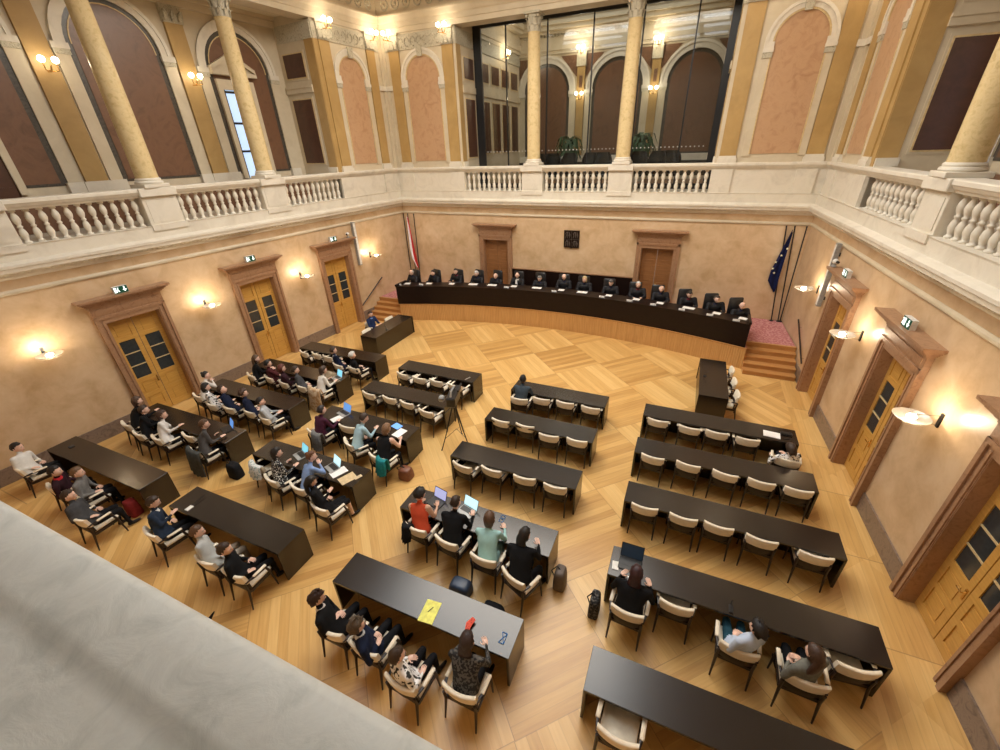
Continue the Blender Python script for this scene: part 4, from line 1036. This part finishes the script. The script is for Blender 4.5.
    for s in (-1, 1):
        B.ball(hp(s * .031, .083, .012), (.011, .008, .007), 8, 4, 5); B.ball(hp(s * .031, .090, .012), .0045, 6, 5, 4)
        B.tube([hp(s * .076, -.005, .03), hp(s * .086, -.012, .02), hp(s * .085, -.008, -.01), hp(s * .074, .0, -.025)], [.008, .012, .012, .007], 6, 2)
        B.tube([hp(s * .018, .094, .034), hp(s * .045, .086, .036)], .0035, 5, 5)
    B.tube([hp(-.022, .088, -.055), hp(0, .098, -.054), hp(.022, .088, -.055)], [.003, .006, .003], 6, 6)
    B.tube([hp(0, .092, .02), hp(0, .108, -.02), hp(0, .098, -.032)], [.006, .012, .010], 6, 2)
    mats = [cloth(top) if isinstance(top, tuple) else M[top], cloth(legs) if isinstance(legs, tuple) else M[legs], SK[skin], cloth(shoes, .4), M['white'], M['black'], LIP]
    if robe: mats[0] = ROBE
    B.build('body', mats, t, smooth=True, ang=60)
    # hair
    if hair != 'bald':
        b = MB(); rnd = random.Random(int(abs(loc[0] * 97 + loc[1] * 31) * 10)); rr = []
        NS = 20; amp = .018 if hair == 'curly' else .007; th_ = {'short': .014, 'curly': .026, 'bob': .02, 'long': .018, 'bun': .008, 'fringe': .008}[hair]
        zlow = {'short': -.35, 'curly': -.35, 'bob': -.85, 'long': -1, 'bun': -.35, 'fringe': -.35}[hair]
        for k in range(13):
            th = PI * (k + .05) / 12.1; row = []
            for i in range(NS):
                ph = 2 * PI * i / NS; dx = math.sin(th) * math.sin(ph); dy = math.sin(th) * math.cos(ph); dz = -math.cos(th)
                face = (dy > .28 and dz < .60) or (dy > -.15 and dz < -.05 and abs(dx) < (1.1 if hair in ('short', 'curly', 'bun', 'fringe') else .80)) or dz < zlow
                if hair == 'fringe' and dz > .55: face = True
                g = 0 if face else 1; e = th_ + (rnd.uniform(-amp, amp) if g else 0)
                k2 = (.076 + e, .095 + e, .115 + e) if g else (.060, .075, .095)
                row.append(hp(dx * k2[0], dy * k2[1] - (.004 if g else .01), dz * k2[2] + .004))
            rr.append(row)
        b.rings(rr)
        if hair == 'long':
            bk = H + Vector((0, -.10, -.28)); b.tube([hp(0, -.055, .04), hp(0, -.075, -.06), bk.lerp(hp(0, -.08, -.1), .4), bk], [(.080, .055), (.100, .05), (.115, .045), (.075, .025)], 12, 0, right=Rm @ Vector((1, 0, 0)))
        if hair == 'bob': b.tube([hp(0, -.04, .0), hp(0, -.05, -.07), hp(0, -.04, -.125)], [(.085, .06), (.092, .06), (.075, .045)], 12, 0, right=Rm @ Vector((1, 0, 0)))
        if hair == 'bun': b.ball(hp(0, -.08, .075), .04, 10, 0, 7)
        b.build('hair', hairmat(hc), t, smooth=True, ang=80)
    if robe or collar:
        b = MB(); cc = collar or (.03, .04, .12)
        b.tube([sp(.93) + Vector((0, 0, -.02)), sp(.97) + Vector((0, .0, .01))], [(.095, .08), (.066, .062)], 14, 0, right=X)
        if robe and cc[0] > .5: b.slab([(-.035, 0), (.035, 0), (.06, -.20), (-.06, -.20)], 0, .012, 0, lambda x, o, z: tuple(sp(.9) + Vector((x, .152 + o, z + .02))))
        b.build('collar', cloth(cc), t, smooth=True)
    return t
LIP = plain('lips', (.42, .15, .12), .5); ROBE = plain('black_robe', (.005, .005, .008), .7, 0, .3, 8)

jh = ['fringe', 'short', 'short', 'short', 'fringe', 'bald', 'short', 'fringe', 'bob', 'short', 'short', 'fringe', 'bob', 'short', 'fringe']
jcol = [(.45, .43, .4), (.03, .02, .015), (.04, .03, .02), (.55, .53, .5), (.5, .48, .45), (.5, .5, .5), (.2, .19, .18), (.4, .38, .35), (.55, .4, .2), (.12, .11, .1), (.6, .58, .55), (.4, .38, .35), (.02, .015, .01), (.06, .04, .03), (.45, .43, .4)]
for i, (x, y, z) in enumerate(J):
    a = math.degrees(math.atan2(-(8.6 - x), 20)) + 180
    w = 'white-fronted ' if i == 5 else ''
    extra = {0: 'at the left end', 14: 'at the right end', 7: 'mid-bench'}.get(i, 'behind the bench')
    make_person((x, y + .12, .805), a, 'judge in black %srobe seated %s, %s from the left' % (w, extra, nm15[i]), (x, y, z), 0, jh[i], jcol[i], (.012, .012, .017), (.012, .012, .015), 'desk', (20 if i < 7 else -20) * ((i * 37 % 3) / 2), -10 if i % 3 else -28, robe=True, collar=(.8, .78, .75) if i == 5 else ((.12, .02, .03) if i in (2, 10, 12) else (.02, .022, .05)), seatz=.52)
BK = (.006, .006, .007); NV = (.008, .013, .035)
#  key: (chair key, idx, head xy, options)
def P(k, i, hx, hy, label, hz=1.17, body=None, **kw):
    x, y, a, _ = CHS[k][i]; ar = math.radians(a); cx, cy = x - math.sin(ar) * .275, y + math.cos(ar) * .275
    yaw = a if body is None else body
    kw['legyaw'] = a if body is None else a + (body - a) * .15
    # hips stay on the seat
    make_person((cx, cy - .02, 0), yaw, label, (hx, hy, hz), **kw)
DB = (.035, .018, .010); MBR = (.10, .05, .025); BLK = (.012, .009, .008)
P('M1', 0, 9.69, -8.54, 'person in dark blue-grey jacket alone at the first desk of the third column', skin=2, hair='short', hc=(.008, .007, .007), top=(.045, .06, .075), pose='desk')
P('M4', 0, 9.44, -13.58, 'person in sleeveless red top typing on a laptop', skin=1, hair='curly', hc=BLK, top=(.62, .085, .035), pose='type', bare=True, hyaw=-15, hpitch=-25)
P('M4', 1, 10.20, -13.48, 'person in black top with short brown hair at a pale laptop', skin=0, hair='short', hc=DB, top=BK, pose='type', hyaw=-10, sz=1.12)
P('M4', 2, 10.98, -13.62, 'person in mint green dress with brown bobbed hair', skin=0, hair='bob', hc=MBR, top=(.34, .56, .54), legs=(.34, .56, .54), pose='desk', hyaw=10, skirt=True)
P('M4', 3, 11.68, -13.54, 'person in black jacket holding a phone at the desk end', skin=0, hair='long', hc=BLK, top=BK, pose='phone', body=-10, hyaw=-10, hpitch=-20, sz=1.1)
P('M5', 0, 9.18, -16.02, 'curly-haired person in black suit with white shirt leaning back', skin=0, hair='curly', hc=(.03, .012, .008), top=BK, pose='cross', body=-48, hyaw=10, hpitch=-15, sz=1.1, collar=(.75, .72, .7))
P('M5', 1, 10.04, -16.12, 'person in navy suit with patterned shirt, brown-grey hair', skin=0, hair='curly', hc=(.08, .055, .035), top=NV, pose='cross', body=-42, hyaw=10, sz=1.1, collar=(.6, .65, .7))
P('M5', 2, 10.82, -16.23, 'person in white and black patterned top with short dark hair', skin=0, hair='short', hc=DB, top='pat_floral', pose='lap', body=-20, hyaw=-15)
P('M5', 3, 11.61, -15.70, 'person in black lace top with very long dark hair', skin=0, hair='long', hc=(.03, .015, .012), top='pat_lace', pose='desk', body=5, hpitch=-15)
P('R1', 4, 16.37, -9.20, 'person in floral top slumped over the right end of the first desk', skin=0, hair='bob', hc=DB, top='pat_floral', pose='desk', body=20, hpitch=-45, hz=1.02)
P('R4', 0, 13.62, -13.77, 'person in black with long dark reddish hair at a dark laptop', skin=0, hair='long', hc=(.035, .010, .012), top=BK, pose='type', sz=1.15)
P('R4', 2, 15.29, -14.03, 'person in pale blue shirt with dark curly hair, arms crossed', skin=0, hair='curly', hc=BLK, top=(.50, .58, .72), legs=(.02, .07, .10), pose='cross', body=35, hyaw=10)
P('R4', 3, 15.94, -14.11, 'person in grey-green top with long brown hair, arms folded', skin=0, hair='long', hc=(.06, .03, .018), top=(.17, .17, .145), pose='cross', body=32, hyaw=5)
P('B3', 0, 5.28, -11.94, 'person in plum purple top with dark hair at a tablet', skin=0, hair='short', hc=(.03, .02, .018), top=(.065, .015, .035), pose='desk', body=-20, sz=1.15)
P('B3', 2, 6.61, -11.64, 'person in light blue shirt leaning forward with a phone', skin=0, hair='short', hc=(.05, .03, .02), top=(.38, .55, .62), pose='phone', body=-35, hpitch=-25, sz=1.05)
P('B3', 3, 7.40, -11.86, 'person in sleeveless black top with light brown hair reading papers', skin=0, hair='bob', hc=(.22, .12, .06), top=BK, bare=True, pose='desk', body=-5, hpitch=-25)
P('B4', 1, 5.64, -13.69, 'person in black top with white dots and short black hair', skin=0, hair='bob', hc=BLK, top='pat_dot', pose='type', body=-25, hyaw=-10)
P('B4', 2, 6.48, -13.48, 'person in blue shirt with auburn hair leaning chin on hand', skin=0, hair='bun', hc=(.14, .055, .022), top=(.22, .32, .56), pose='chin', body=-30, hyaw=-10)
P('B4', 3, 7.11, -14.11, 'person in black dress with long black hair and bare legs', skin=0, hair='long', hc=BLK, top=BK, legs=BK, pose='phone', body=-35, hpitch=-25, skirt=True, bare_legs=True)
P('B5', 0, 4.58, -15.72, 'person in navy sweater with dark hair holding a phone', skin=0, hair='short', hc=DB, top=(.018, .03, .055), pose='phone', body=-38, hpitch=-25, collar=(.7, .7, .68), sz=1.1)
P('B5', 1, 6.15, -15.87, 'person in pale grey hooded top with brown hair', skin=0, hair='short', hc=MBR, top=(.42, .43, .42), legs=(.35, .30, .24), pose='lap', body=-35, hyaw=-10)
P('B5', 2, 6.99, -15.94, 'person in black jacket with short dark hair, hands in lap', skin=0, hair='short', hc=DB, top=BK, pose='lap', body=-40, hyaw=-10)
P('A1', 3, 2.84, -8.91, 'person in dark navy suit at the first desk by the left wall', skin=0, hair='short', hc=DB, top=NV, pose='cross', body=-30, collar=(.6, .6, .65))
P('A1', 4, 3.73, -8.99, 'white-haired person in black suit at the first desk by the left wall', skin=0, hair='short', hc=(.6, .58, .54), top=BK, pose='lap', body=-30)
P('A2', 0, 0.80, -10.32, 'person in black jacket with long brown hair, second desk by the left wall', skin=0, hair='long', hc=(.09, .045, .02), top=BK, pose='desk', body=-35)
P('A2', 1, 1.50, -10.44, 'dark-haired person in maroon top, second desk by the left wall', skin=0, hair='short', hc=BLK, top=(.07, .015, .018), pose='chin', body=-30)
P('A2', 2, 2.23, -10.53, 'person in dark plum top with auburn hair, second desk by the left wall', skin=0, hair='bob', hc=(.11, .03, .02), top=(.035, .012, .018), pose='desk', body=-35)
P('A2', 3, 2.75, -10.47, 'person in dark grey suit reclining, second desk by the left wall', skin=0, hair='short', hc=DB, top=(.06, .06, .065), pose='lap', body=-38)
P('A2', 4, 3.60, -10.16, 'person in white shirt typing at a blue laptop', skin=0, hair='bob', hc=(.045, .025, .015), top=(.72, .70, .66), pose='type', body=-28, hpitch=-22)
P('A3', 0, 0.29, -11.68, 'person in white top with dark bun nearest the middle left door', skin=0, hair='bun', hc=BLK, top=(.66, .62, .58), pose='chin', body=-30)
P('A3', 1, 1.06, -12.23, 'person in black and white floral top with black hair', skin=0, hair='bob', hc=BLK, top='pat_floral', pose='cross', body=-30)
P('A3', 2, 1.66, -12.15, 'person in navy jacket with head tilted back', skin=0, hair='short', hc=DB, top=NV, pose='cross', body=-38, hpitch=10)
P('A3', 3, 2.45, -12.07, 'person in dark navy sweater with wavy brown hair', skin=0, hair='curly', hc=(.06, .03, .018), top=(.01, .014, .035), pose='lap', body=-35)
P('A3', 4, 3.33, -12.22, 'person in light grey shirt with dark hair at the desk end', skin=0, hair='short', hc=BLK, top=(.42, .44, .46), pose='desk', body=-38)
P('A4', 0, -0.06, -13.46, 'person in black coat with brown hair nearest the left wall, fourth desk', skin=0, hair='bob', hc=(.07, .035, .02), top=BK, pose='desk', body=-20)
P('A4', 1, 0.47, -13.52, 'person in black top holding white papers, fourth desk by the left wall', skin=0, hair='short', hc=(.05, .028, .018), top=BK, pose='desk', body=-35)
P('A4', 2, 1.38, -13.65, 'person in white blouse with brown bob reading a paper', skin=0, hair='bob', hc=(.06, .03, .02), top=(.70, .67, .64), pose='desk', body=-38)
P('A4', 4, 2.88, -13.49, 'person in dark grey jumper typing on a dark blue laptop', skin=0, hair='short', hc=MBR, top=(.075, .07, .068), pose='type', body=-28, hyaw=-10)
P('A5', 0, -0.49, -15.84, 'person in white shirt slouching at the far left', skin=0, hair='short', hc=BLK, top=(.68, .66, .62), pose='lap', body=-50, legs=(.02, .02, .02))
P('A5', 1, 1.50, -15.96, 'person in dark coat with bright red scarf', skin=0, hair='short', hc=BLK, top=(.03, .01, .015), pose='lap', body=-40, collar=(.55, .03, .04))
P('A5', 2, 2.01, -15.79, 'person in grey jumper with light brown hair beside the red scarf', skin=0, hair='short', hc=(.14, .075, .035), top=(.16, .155, .15), pose='lap', body=-40, hz=1.16)
P('A5', 3, 2.73, -16.26, 'person in charcoal suit with dark hair nearest the handrail', skin=0, hair='short', hc=DB, top=(.055, .055, .058), pose='lap', body=-40)
make_person((1.72, -5.5, 0), -90, 'person in dark blue suit at the left witness desk', (1.66, -5.5, 1.15), 0, 'short', DB, (.015, .03, .09), BK, 'desk', -10, -20, collar=(.2, .3, .6))
# ------------------------------------------------------------------ things on desks
def laptop(x, y, deg, scr, lab, w=.33, dp=.23, body='grey', z=.752, ang=110):
    t = thing('laptop', lab, 'laptop', (x, y, z), math.radians(deg))
    b = MB(); b.bbox(-w / 2, w / 2, -dp / 2, dp / 2, 0, .018, .004); b.build('base', body, t)
    b = MB(); b.box(-w / 2 + .02, w / 2 - .02, -dp / 2 + .09, dp / 2 - .02, .018, .021); b.build('keyboard', 'black', t)
    a = math.radians(ang - 90); u = Vector((0, math.sin(a), math.cos(a))); n = Vector((0, -math.cos(a), math.sin(a)))
    F = lambda s, o, q: tuple(Vector((s, dp / 2, .018)) + u * q + n * o)
    b = MB(); b.box(-w / 2, w / 2, -.008, 0, 0, dp, 0, F); ld = b.build('lid', body, t)
    b = MB(); b.box(-w / 2 + .012, w / 2 - .012, 0, .002, .015, dp - .012, 0, F); sc_ = b.build('screen', scr, t); sc_.parent = ld
def sheet(x, y, deg, w, h, lab, mat='paper', cat='paper', name='paper_sheet', z=.752, th=.004, group=None):
    a = math.radians(deg); F = lambda p, q, r: (x + p * math.cos(a) - q * math.sin(a), y + p * math.sin(a) + q * math.cos(a), r)
    b = MB(); b.box(-w / 2, w / 2, -h / 2, h / 2, z, z + th, 0, F); return tag(b.build(name, mat), lab, cat, group)
laptop(9.60, -13.32, -12, 'screenl', 'dark-framed laptop before the person in the red top', body='black')
laptop(10.3, -13.3, -14, 'screenw', 'laptop with pale blue screen in the third column', w=.36)
laptop(6.78, -13.28, -20, 'screenw', 'laptop with pale screen before the person in the blue shirt')
laptop(5.72, -13.22, -20, 'screen', 'laptop with blue screen before the dotted top')
laptop(2.98, -13.12, -22, 'screen2', 'dark blue laptop on the fourth desk by the left wall', body='black')
laptop(3.74, -9.86, -15, 'screen', 'bright blue laptop before the person in the white shirt', w=.28)
laptop(5.42, -11.4, -15, 'screen2', 'bright blue laptop before the person in plum', w=.36)
laptop(13.5, -13.32, 0, 'screend', 'black laptop with dark screen at the fourth desk of the rightmost column', body='black', w=.38, dp=.26)
sheet(5.42, -11.66, -20, .21, .3, 'white papers in front of the person in plum', z=.752)
sheet(7.2, -11.36, -15, .26, .19, 'blue tablet lying flat beside white papers', 'screen2', 'tablet', 'tablet', th=.01)
sheet(7.44, -11.58, -10, .24, .34, 'white paper sheet before the person in sleeveless black')
sheet(7.02, -13.33, -24, .24, .36, 'white paper sheet beside the pale laptop in the second column')
sheet(7.36, -13.42, -24, .27, .36, 'beige folder near the end of the fourth desk, second column', plain('beige_card', (.66, .5, .28), .7), 'folder', 'folder')
sheet(7.56, -13.30, -24, .08, .17, 'small beige notepad beside the beige folder', plain('beige_card2', (.66, .52, .32), .7), 'notepad', 'notepad', th=.01)
sheet(10.72, -15.34, 6, .25, .36, 'yellow folder on the fifth desk of the third column', plain('yellow_card', (.80, .78, .16), .6), 'folder', 'folder', th=.006)
b = MB(); b.tube([(10.70, -15.36, .766), (10.74, -15.26, .766)], .006, 6); tag(b.build('pen', 'black'), 'small dark pen lying on the yellow folder', 'pen')
sheet(16.15, -8.33, -4, .36, .24, 'open white booklet on the first desk, rightmost column', th=.015, name='booklet', cat='booklet')
b = MB(); b.bbox(16.35, 16.6, -8.25, -8.12, .75, .79, .01); tag(b.build('pencil_case', 'black'), 'black pencil case at the right end of the first desk', 'case')
b = MB(); b.tube([(16.4, -8.42, .757), (16.56, -8.36, .757)], .006, 6); tag(b.build('pen', 'black'), 'dark pen beside the white booklet', 'pen')
sheet(13.27, -13.42, 5, .11, .17, 'white phone on the desk left of the black laptop', 'white', 'phone', 'phone', th=.008)
sheet(13.5, -13.56, 0, .16, .04, 'white card below the black laptop', 'paper', 'card', 'card')
b = MB(); b.bbox(15.03, 15.09, -13.60, -13.46, .75, .775, .006); b.tube([(15.06, -13.47, .77), (15.06, -13.45, .86)], .008, 6); tag(b.build('desk_microphone', 'black'), 'small black desk device on the fourth desk, rightmost column', 'device')
b = MB(); b.bbox(4.83, 4.93, -15.42, -15.28, .75, .775, .006, 1); b.tube([(4.87, -15.3, .77), (4.86, -15.0, .79)], .007, 6); tag(b.build('desk_microphone', ['black', 'white']), 'white and black microphone on the fifth desk, second column', 'microphone')
b = MB(); b.bbox(-.2, -.1, -15.16, -15.06, .75, .775, .006); tag(b.build('desk_microphone', 'black'), 'small black device on the fifth desk by the left wall', 'device')
b = MB(); b.tube([(7.72, -8.5, .757), (7.8, -8.3, .757)], .007, 6); tag(b.build('pen', 'white'), 'white pen at the right end of the first desk, second column', 'pen')
for x, y, l in ((2.72, -5.9, 'left'), (14.62, -5.72, 'right')):
    b = MB(); b.lathe([(.05, .75), (.05, .765), (.012, .77)], x, y, 12); b.tube([(x, y, .76), (x - .02, y, .86), (x - .07 * (1 if l == 'left' else -1), y, .93)], .007, 6); b.ball((x - .07 * (1 if l == 'left' else -1), y, .935), .018, 8, 0, 5)
    tag(b.build('desk_microphone', 'black'), 'gooseneck microphone on the %s witness desk' % l, 'microphone')
# blue printed mark and glasses outlines on desks
b = MB(); bl = plain('blue_ribbon', (.02, .14, .40), .5)
for q in ([(11.91, -15.35), (11.99, -15.19)], [(11.91, -15.19), (11.99, -15.35)], [(11.91, -15.35), (11.99, -15.35)], [(11.91, -15.19), (11.99, -15.19)], [(11.99, -15.35), (11.99, -15.19)]): b.tube([(q[0][0], q[0][1], .755), (q[1][0], q[1][1], .755)], .006, 5)
tag(b.build('lanyard', bl), 'blue lanyard loop on the fifth desk, third column', 'lanyard')
b = MB()
for q in ([(11.0, -13.28), (11.0, -13.12)], [(11.08, -13.28), (11.08, -13.12)], [(11.0, -13.12), (11.08, -13.12)], [(11.0, -13.28), (11.08, -13.28)]): b.tube([(q[0][0], q[0][1], .755), (q[1][0], q[1][1], .755)], .005, 5)
b.ball((11.04, -13.2, .757), .02, 8, 0, 4); tag(b.build('badge', bl), 'blue outlined badge on the fourth desk, third column', 'badge')
b = MB(); b.tube([(11.42, -15.42, .79), (11.40, -15.30, .80), (11.44, -15.20, .81)], [(.03, .012), (.05, .015), (.035, .012)], 8); tag(b.build('red_purse', speck('red_spotted_cloth', (.75, .10, .06), (.25, .02, .02), 40, .62), smooth=True), 'red spotted pouch on the desk before the long-haired person', 'pouch')
# judges' papers, name plates
for i, (x, y, z) in enumerate(J):
    yy = arcy(x, .42); a = math.degrees(math.atan2(-(x - 8.6), 20))
    sheet(x + .05, yy + .04, a, .42 if i in (3, 4, 6, 8, 12) else .26, .22, 'white papers before the %s judge from the left' % nm15[i], z=1.652, th=.012, group='papers on the judges bench', name='papers')
    if i in (7, 9, 10, 11, 12, 13, 14, 5, 0, 1):
        F = lambda s, o, q, x=x: (x + .22 * 0 + s - .18, arcy(x, .13) + o, q); b = MB(); b.slab([(-.11, 1.652), (.11, 1.652), (.11, 1.72), (-.11, 1.72)], 0, .02, 0, F)
        tag(b.build('name_plate', 'paper'), 'small white name plate before the %s judge from the left' % nm15[i], 'name plate', 'name plates on the judges bench')
# bags, coats, camera
def bag(x, y, w, d, h, mat, lab, rz=0, strap=True):
    t = thing('bag', lab, 'bag', (x, y, 0), math.radians(rz)); b = MB()
    b.rings([[(w / 2 * f * math.copysign(abs(math.cos(2 * PI * k / 16)) ** .45, math.cos(2 * PI * k / 16)), d / 2 * f * math.copysign(abs(math.sin(2 * PI * k / 16)) ** .45, math.sin(2 * PI * k / 16)), z * h) for k in range(16)] for z, f in ((0, .9), (.05, 1), (.5, .98), (.85, .86), (.96, .74), (1, .55))])
    b.build('bag_body', mat, t, smooth=True)
    if strap: b = MB(); b.tube([(-w / 2 * .8, 0, h * .3), (-w * .75, .0, h * .75), (-w * .3, 0, h * 1.12), (w * .15, 0, h * .9)], .012, 6); b.build('strap', 'black', t, smooth=True)
bag(13.05, -13.87, .18, .36, .42, 'pat_lace', 'grey-black handbag standing at the left end of the fourth desk, rightmost column')
bag(12.36, -13.62, .22, .32, .44, plain('grey_brown_bag', (.12, .09, .07), .6), 'grey and tan backpack beside the right end of the fourth desk')
bag(10.72, -14.42, .42, .3, .26, plain('blue_grey_bag', (.04, .06, .10), .4), 'dark blue holdall on the floor behind the fourth desk, third column', strap=False)
bag(11.44, -14.6, .4, .3, .2, BKM := cloth((.012, .012, .014)), 'black bag on the floor behind the mint dress', strap=False)
bag(8.0, -12.25, .34, .3, .3, plain('brown_leather_bag', (.20, .07, .035), .4), 'brown leather handbag on the floor beside the third desk end')
bag(3.92, -13.8, .36, .26, .42, BKM, 'black rucksack beside the fourth desk end by the left wall')
bag(2.85, -15.55, .3, .24, .42, cloth((.28, .03, .03)), 'red bag under the fifth desk by the left wall', strap=False)
def drape(k, i, mat, lab, L=.62, w=.27, name='jacket', cat='jacket', zt=.825, dx=0, dy=0):
    x, y, a, _ = CHS[k][i]; ar = math.radians(a); rr = []
    for j in range(13):
        u = -1 + j / 6; wob = .018 * math.sin(j * 2.1); xx = u * w; yo = .055 * u * u - .01
        prof = [(.06, .50 + wob * 2), (.055, .7), (.03, zt), (-.02, zt + .01), (-.075 + wob, zt - .02), (-.105 + wob, zt - .25), (-.14 - wob, zt - L + .06 * abs(u))]
        inn = [(p[0] + (.022 if n_ > 3 else -.018), p[1] - .014) for n_, p in enumerate(prof)]
        rr.append([(xx * (1 + .12 * (n_ > 4)), yo + p[0], p[1]) for n_, p in enumerate(prof)] + [(xx * (1 + .1 * (n_ > 4)), yo + p[0], p[1]) for n_, p in reversed(list(enumerate(inn)))])
    F = lambda q: (x + (q[0] + dx) * math.cos(ar) - (q[1] + dy) * math.sin(ar), y + (q[0] + dx) * math.sin(ar) + (q[1] + dy) * math.cos(ar), q[2])
    b = MB(); b.rings([[F(q) for q in r] for r in rr]); tag(b.build(name, mat, smooth=True, ang=60), lab, cat)
drape('A4', 4, cloth((.065, .07, .068)), 'dark grey jacket hung over the chair at the dark blue laptop', .72, .30)
drape('A2', 4, speck('tan_coat', (.50, .32, .17), (.66, .52, .36), 9, .5), 'tan and cream coat draped over the chair of the white shirt', .75, .27, 'coat', 'coat')
drape('B3', 0, cloth((.16, .165, .165)), 'grey jacket hung on the chair of the person in plum', .5, .17, dx=.17)
drape('B4', 0, M['pat_scarf'], 'pale patterned scarf over the back of an empty chair, second column', .35, .24, 'scarf', 'scarf')
drape('B3', 3, cloth((.02, .22, .24)), 'teal jacket hanging on the chair at the third desk end', .45, .15, dx=.2)
drape('M4', 0, BKM, 'black jacket hung behind the person in the red top', .4, .1, dx=-.16)
b = MB(); b.tube([(7.10, -16.92, .03), (7.16, -16.74, .3), (7.26, -16.58, .5)], [.05, .045, .012], 8); tag(b.build('umbrella', BKM, smooth=True), 'black pointed tip standing on the floor just beyond the marble handrail', 'umbrella')
# phone held by persons are small; tripod camera
t = thing('video_camera', 'black video camera with silver details on top of the tripod', 'camera', (8.55, -10.6, 1.33), math.radians(15))
t.scale = (1.4, 1.4, 1.4)
b = MB(); b.bbox(-.09, .09, -.22, .2, .03, .22, .02); b.build('camera_body', 'black', t)
b = MB(); b.tube([(0, .2, .12), (0, .36, .12)], [.05, .065], 14); b.build('lens', 'black', t, smooth=True)
b = MB(); b.tube([(0, -.16, .22), (0, -.12, .30), (0, .1, .30), (0, .14, .22)], .018, 6); b.build('top_handle', 'grey', t)
b = MB(); b.bbox(-.24, -.14, -.16, -.04, .1, .2, .02); b.build('viewfinder', 'grey', t); 
b = MB(); b.tube([(.1, 0, .26), (.1, .26, .27)], .02, 8); b.build('microphone', 'black', t)
t = thing('tripod', 'black camera tripod standing in the aisle beside the second desk', 'tripod', (8.55, -10.6, 0))
b = MB(); b.lathe([(.07, 1.2), (.08, 1.25), (.06, 1.32), (.09, 1.33)], n=12); b.tube([(0, 0, 1.25), (0, 0, .75)], .02, 8); b.build('head', 'black', t)
for dx, dy in ((-.26, -.42), (.42, -.1), (-.1, .42)):
    b = MB(); b.tube([(dx * .12, dy * .12, 1.22), (dx * .6, dy * .6, .52)], .02, 8); b.tube([(dx * .56, dy * .56, .56), (dx, dy, .015)], .014, 8); b.ball((dx, dy, .018), .022, 8, 0, 5); b.build('leg', 'black', t)
b = MB()
for dx, dy in ((-.26, -.42), (.42, -.1), (-.1, .42)): b.tube([(0, 0, .5), (dx * .75, dy * .75, .33)], .007, 5)
b.build('spreader', 'black', t)
b = MB(); b.tube([(0, -.05, 1.3), (-.1, -.35, 1.18)], .012, 6); b.build('pan_handle', 'black', t)
# ------------------------------------------------------------------ lights, world, camera
def area(loc, rot, sx, sy, e, c, name):
    l = bpy.data.lights.new(name, 'AREA'); l.shape = 'RECTANGLE'; l.size = sx; l.size_y = sy; l.energy = e; l.color = c
    o = bpy.data.objects.new(name, l); C.objects.link(o); o.location = loc; o.rotation_euler = rot; return o
area((8.7, -6.8, 12.85), (0, 0, 0), 9.5, 6, 950, (1, .86, .68), 'laylight_light')
area((8.7, 4.4, 12.9), (0, 0, 0), 8, 3, 110, (1, .9, .76), 'back_room_light')
w = bpy.data.worlds.new('world'); bpy.context.scene.world = w; w.use_nodes = True
w.node_tree.nodes['Background'].inputs[0].default_value = (1, .85, .68, 1); w.node_tree.nodes['Background'].inputs[1].default_value = .2
cam = bpy.data.cameras.new('camera'); co = bpy.data.objects.new('camera', cam); C.objects.link(co)
R = Matrix(((0.9189422838259632, -0.16539492092697425, 0.3580357511873402), (0.3933066521077694, 0.4516174954095214, -0.8008442515544513), (-0.029239637557622832, 0.8767474881467247, 0.4800613352728044)))
co.matrix_world = Matrix.Translation((13.5484, -18.4547, 7.1583)) @ R.to_4x4()
cam.sensor_width = 36; cam.lens = 416.83 * 36 / 1000; cam.shift_x = -(504.9 - 500) / 1000; cam.shift_y = (374.75 - 375) / 1000; cam.clip_start = .05; cam.clip_end = 100
sc = bpy.context.scene; sc.camera = co
sc.view_settings.view_transform = 'Standard'; sc.view_settings.look = 'None'; sc.view_settings.gamma = 1; sc.view_settings.use_curve_mapping = False
sc.view_settings.exposure = 0.12
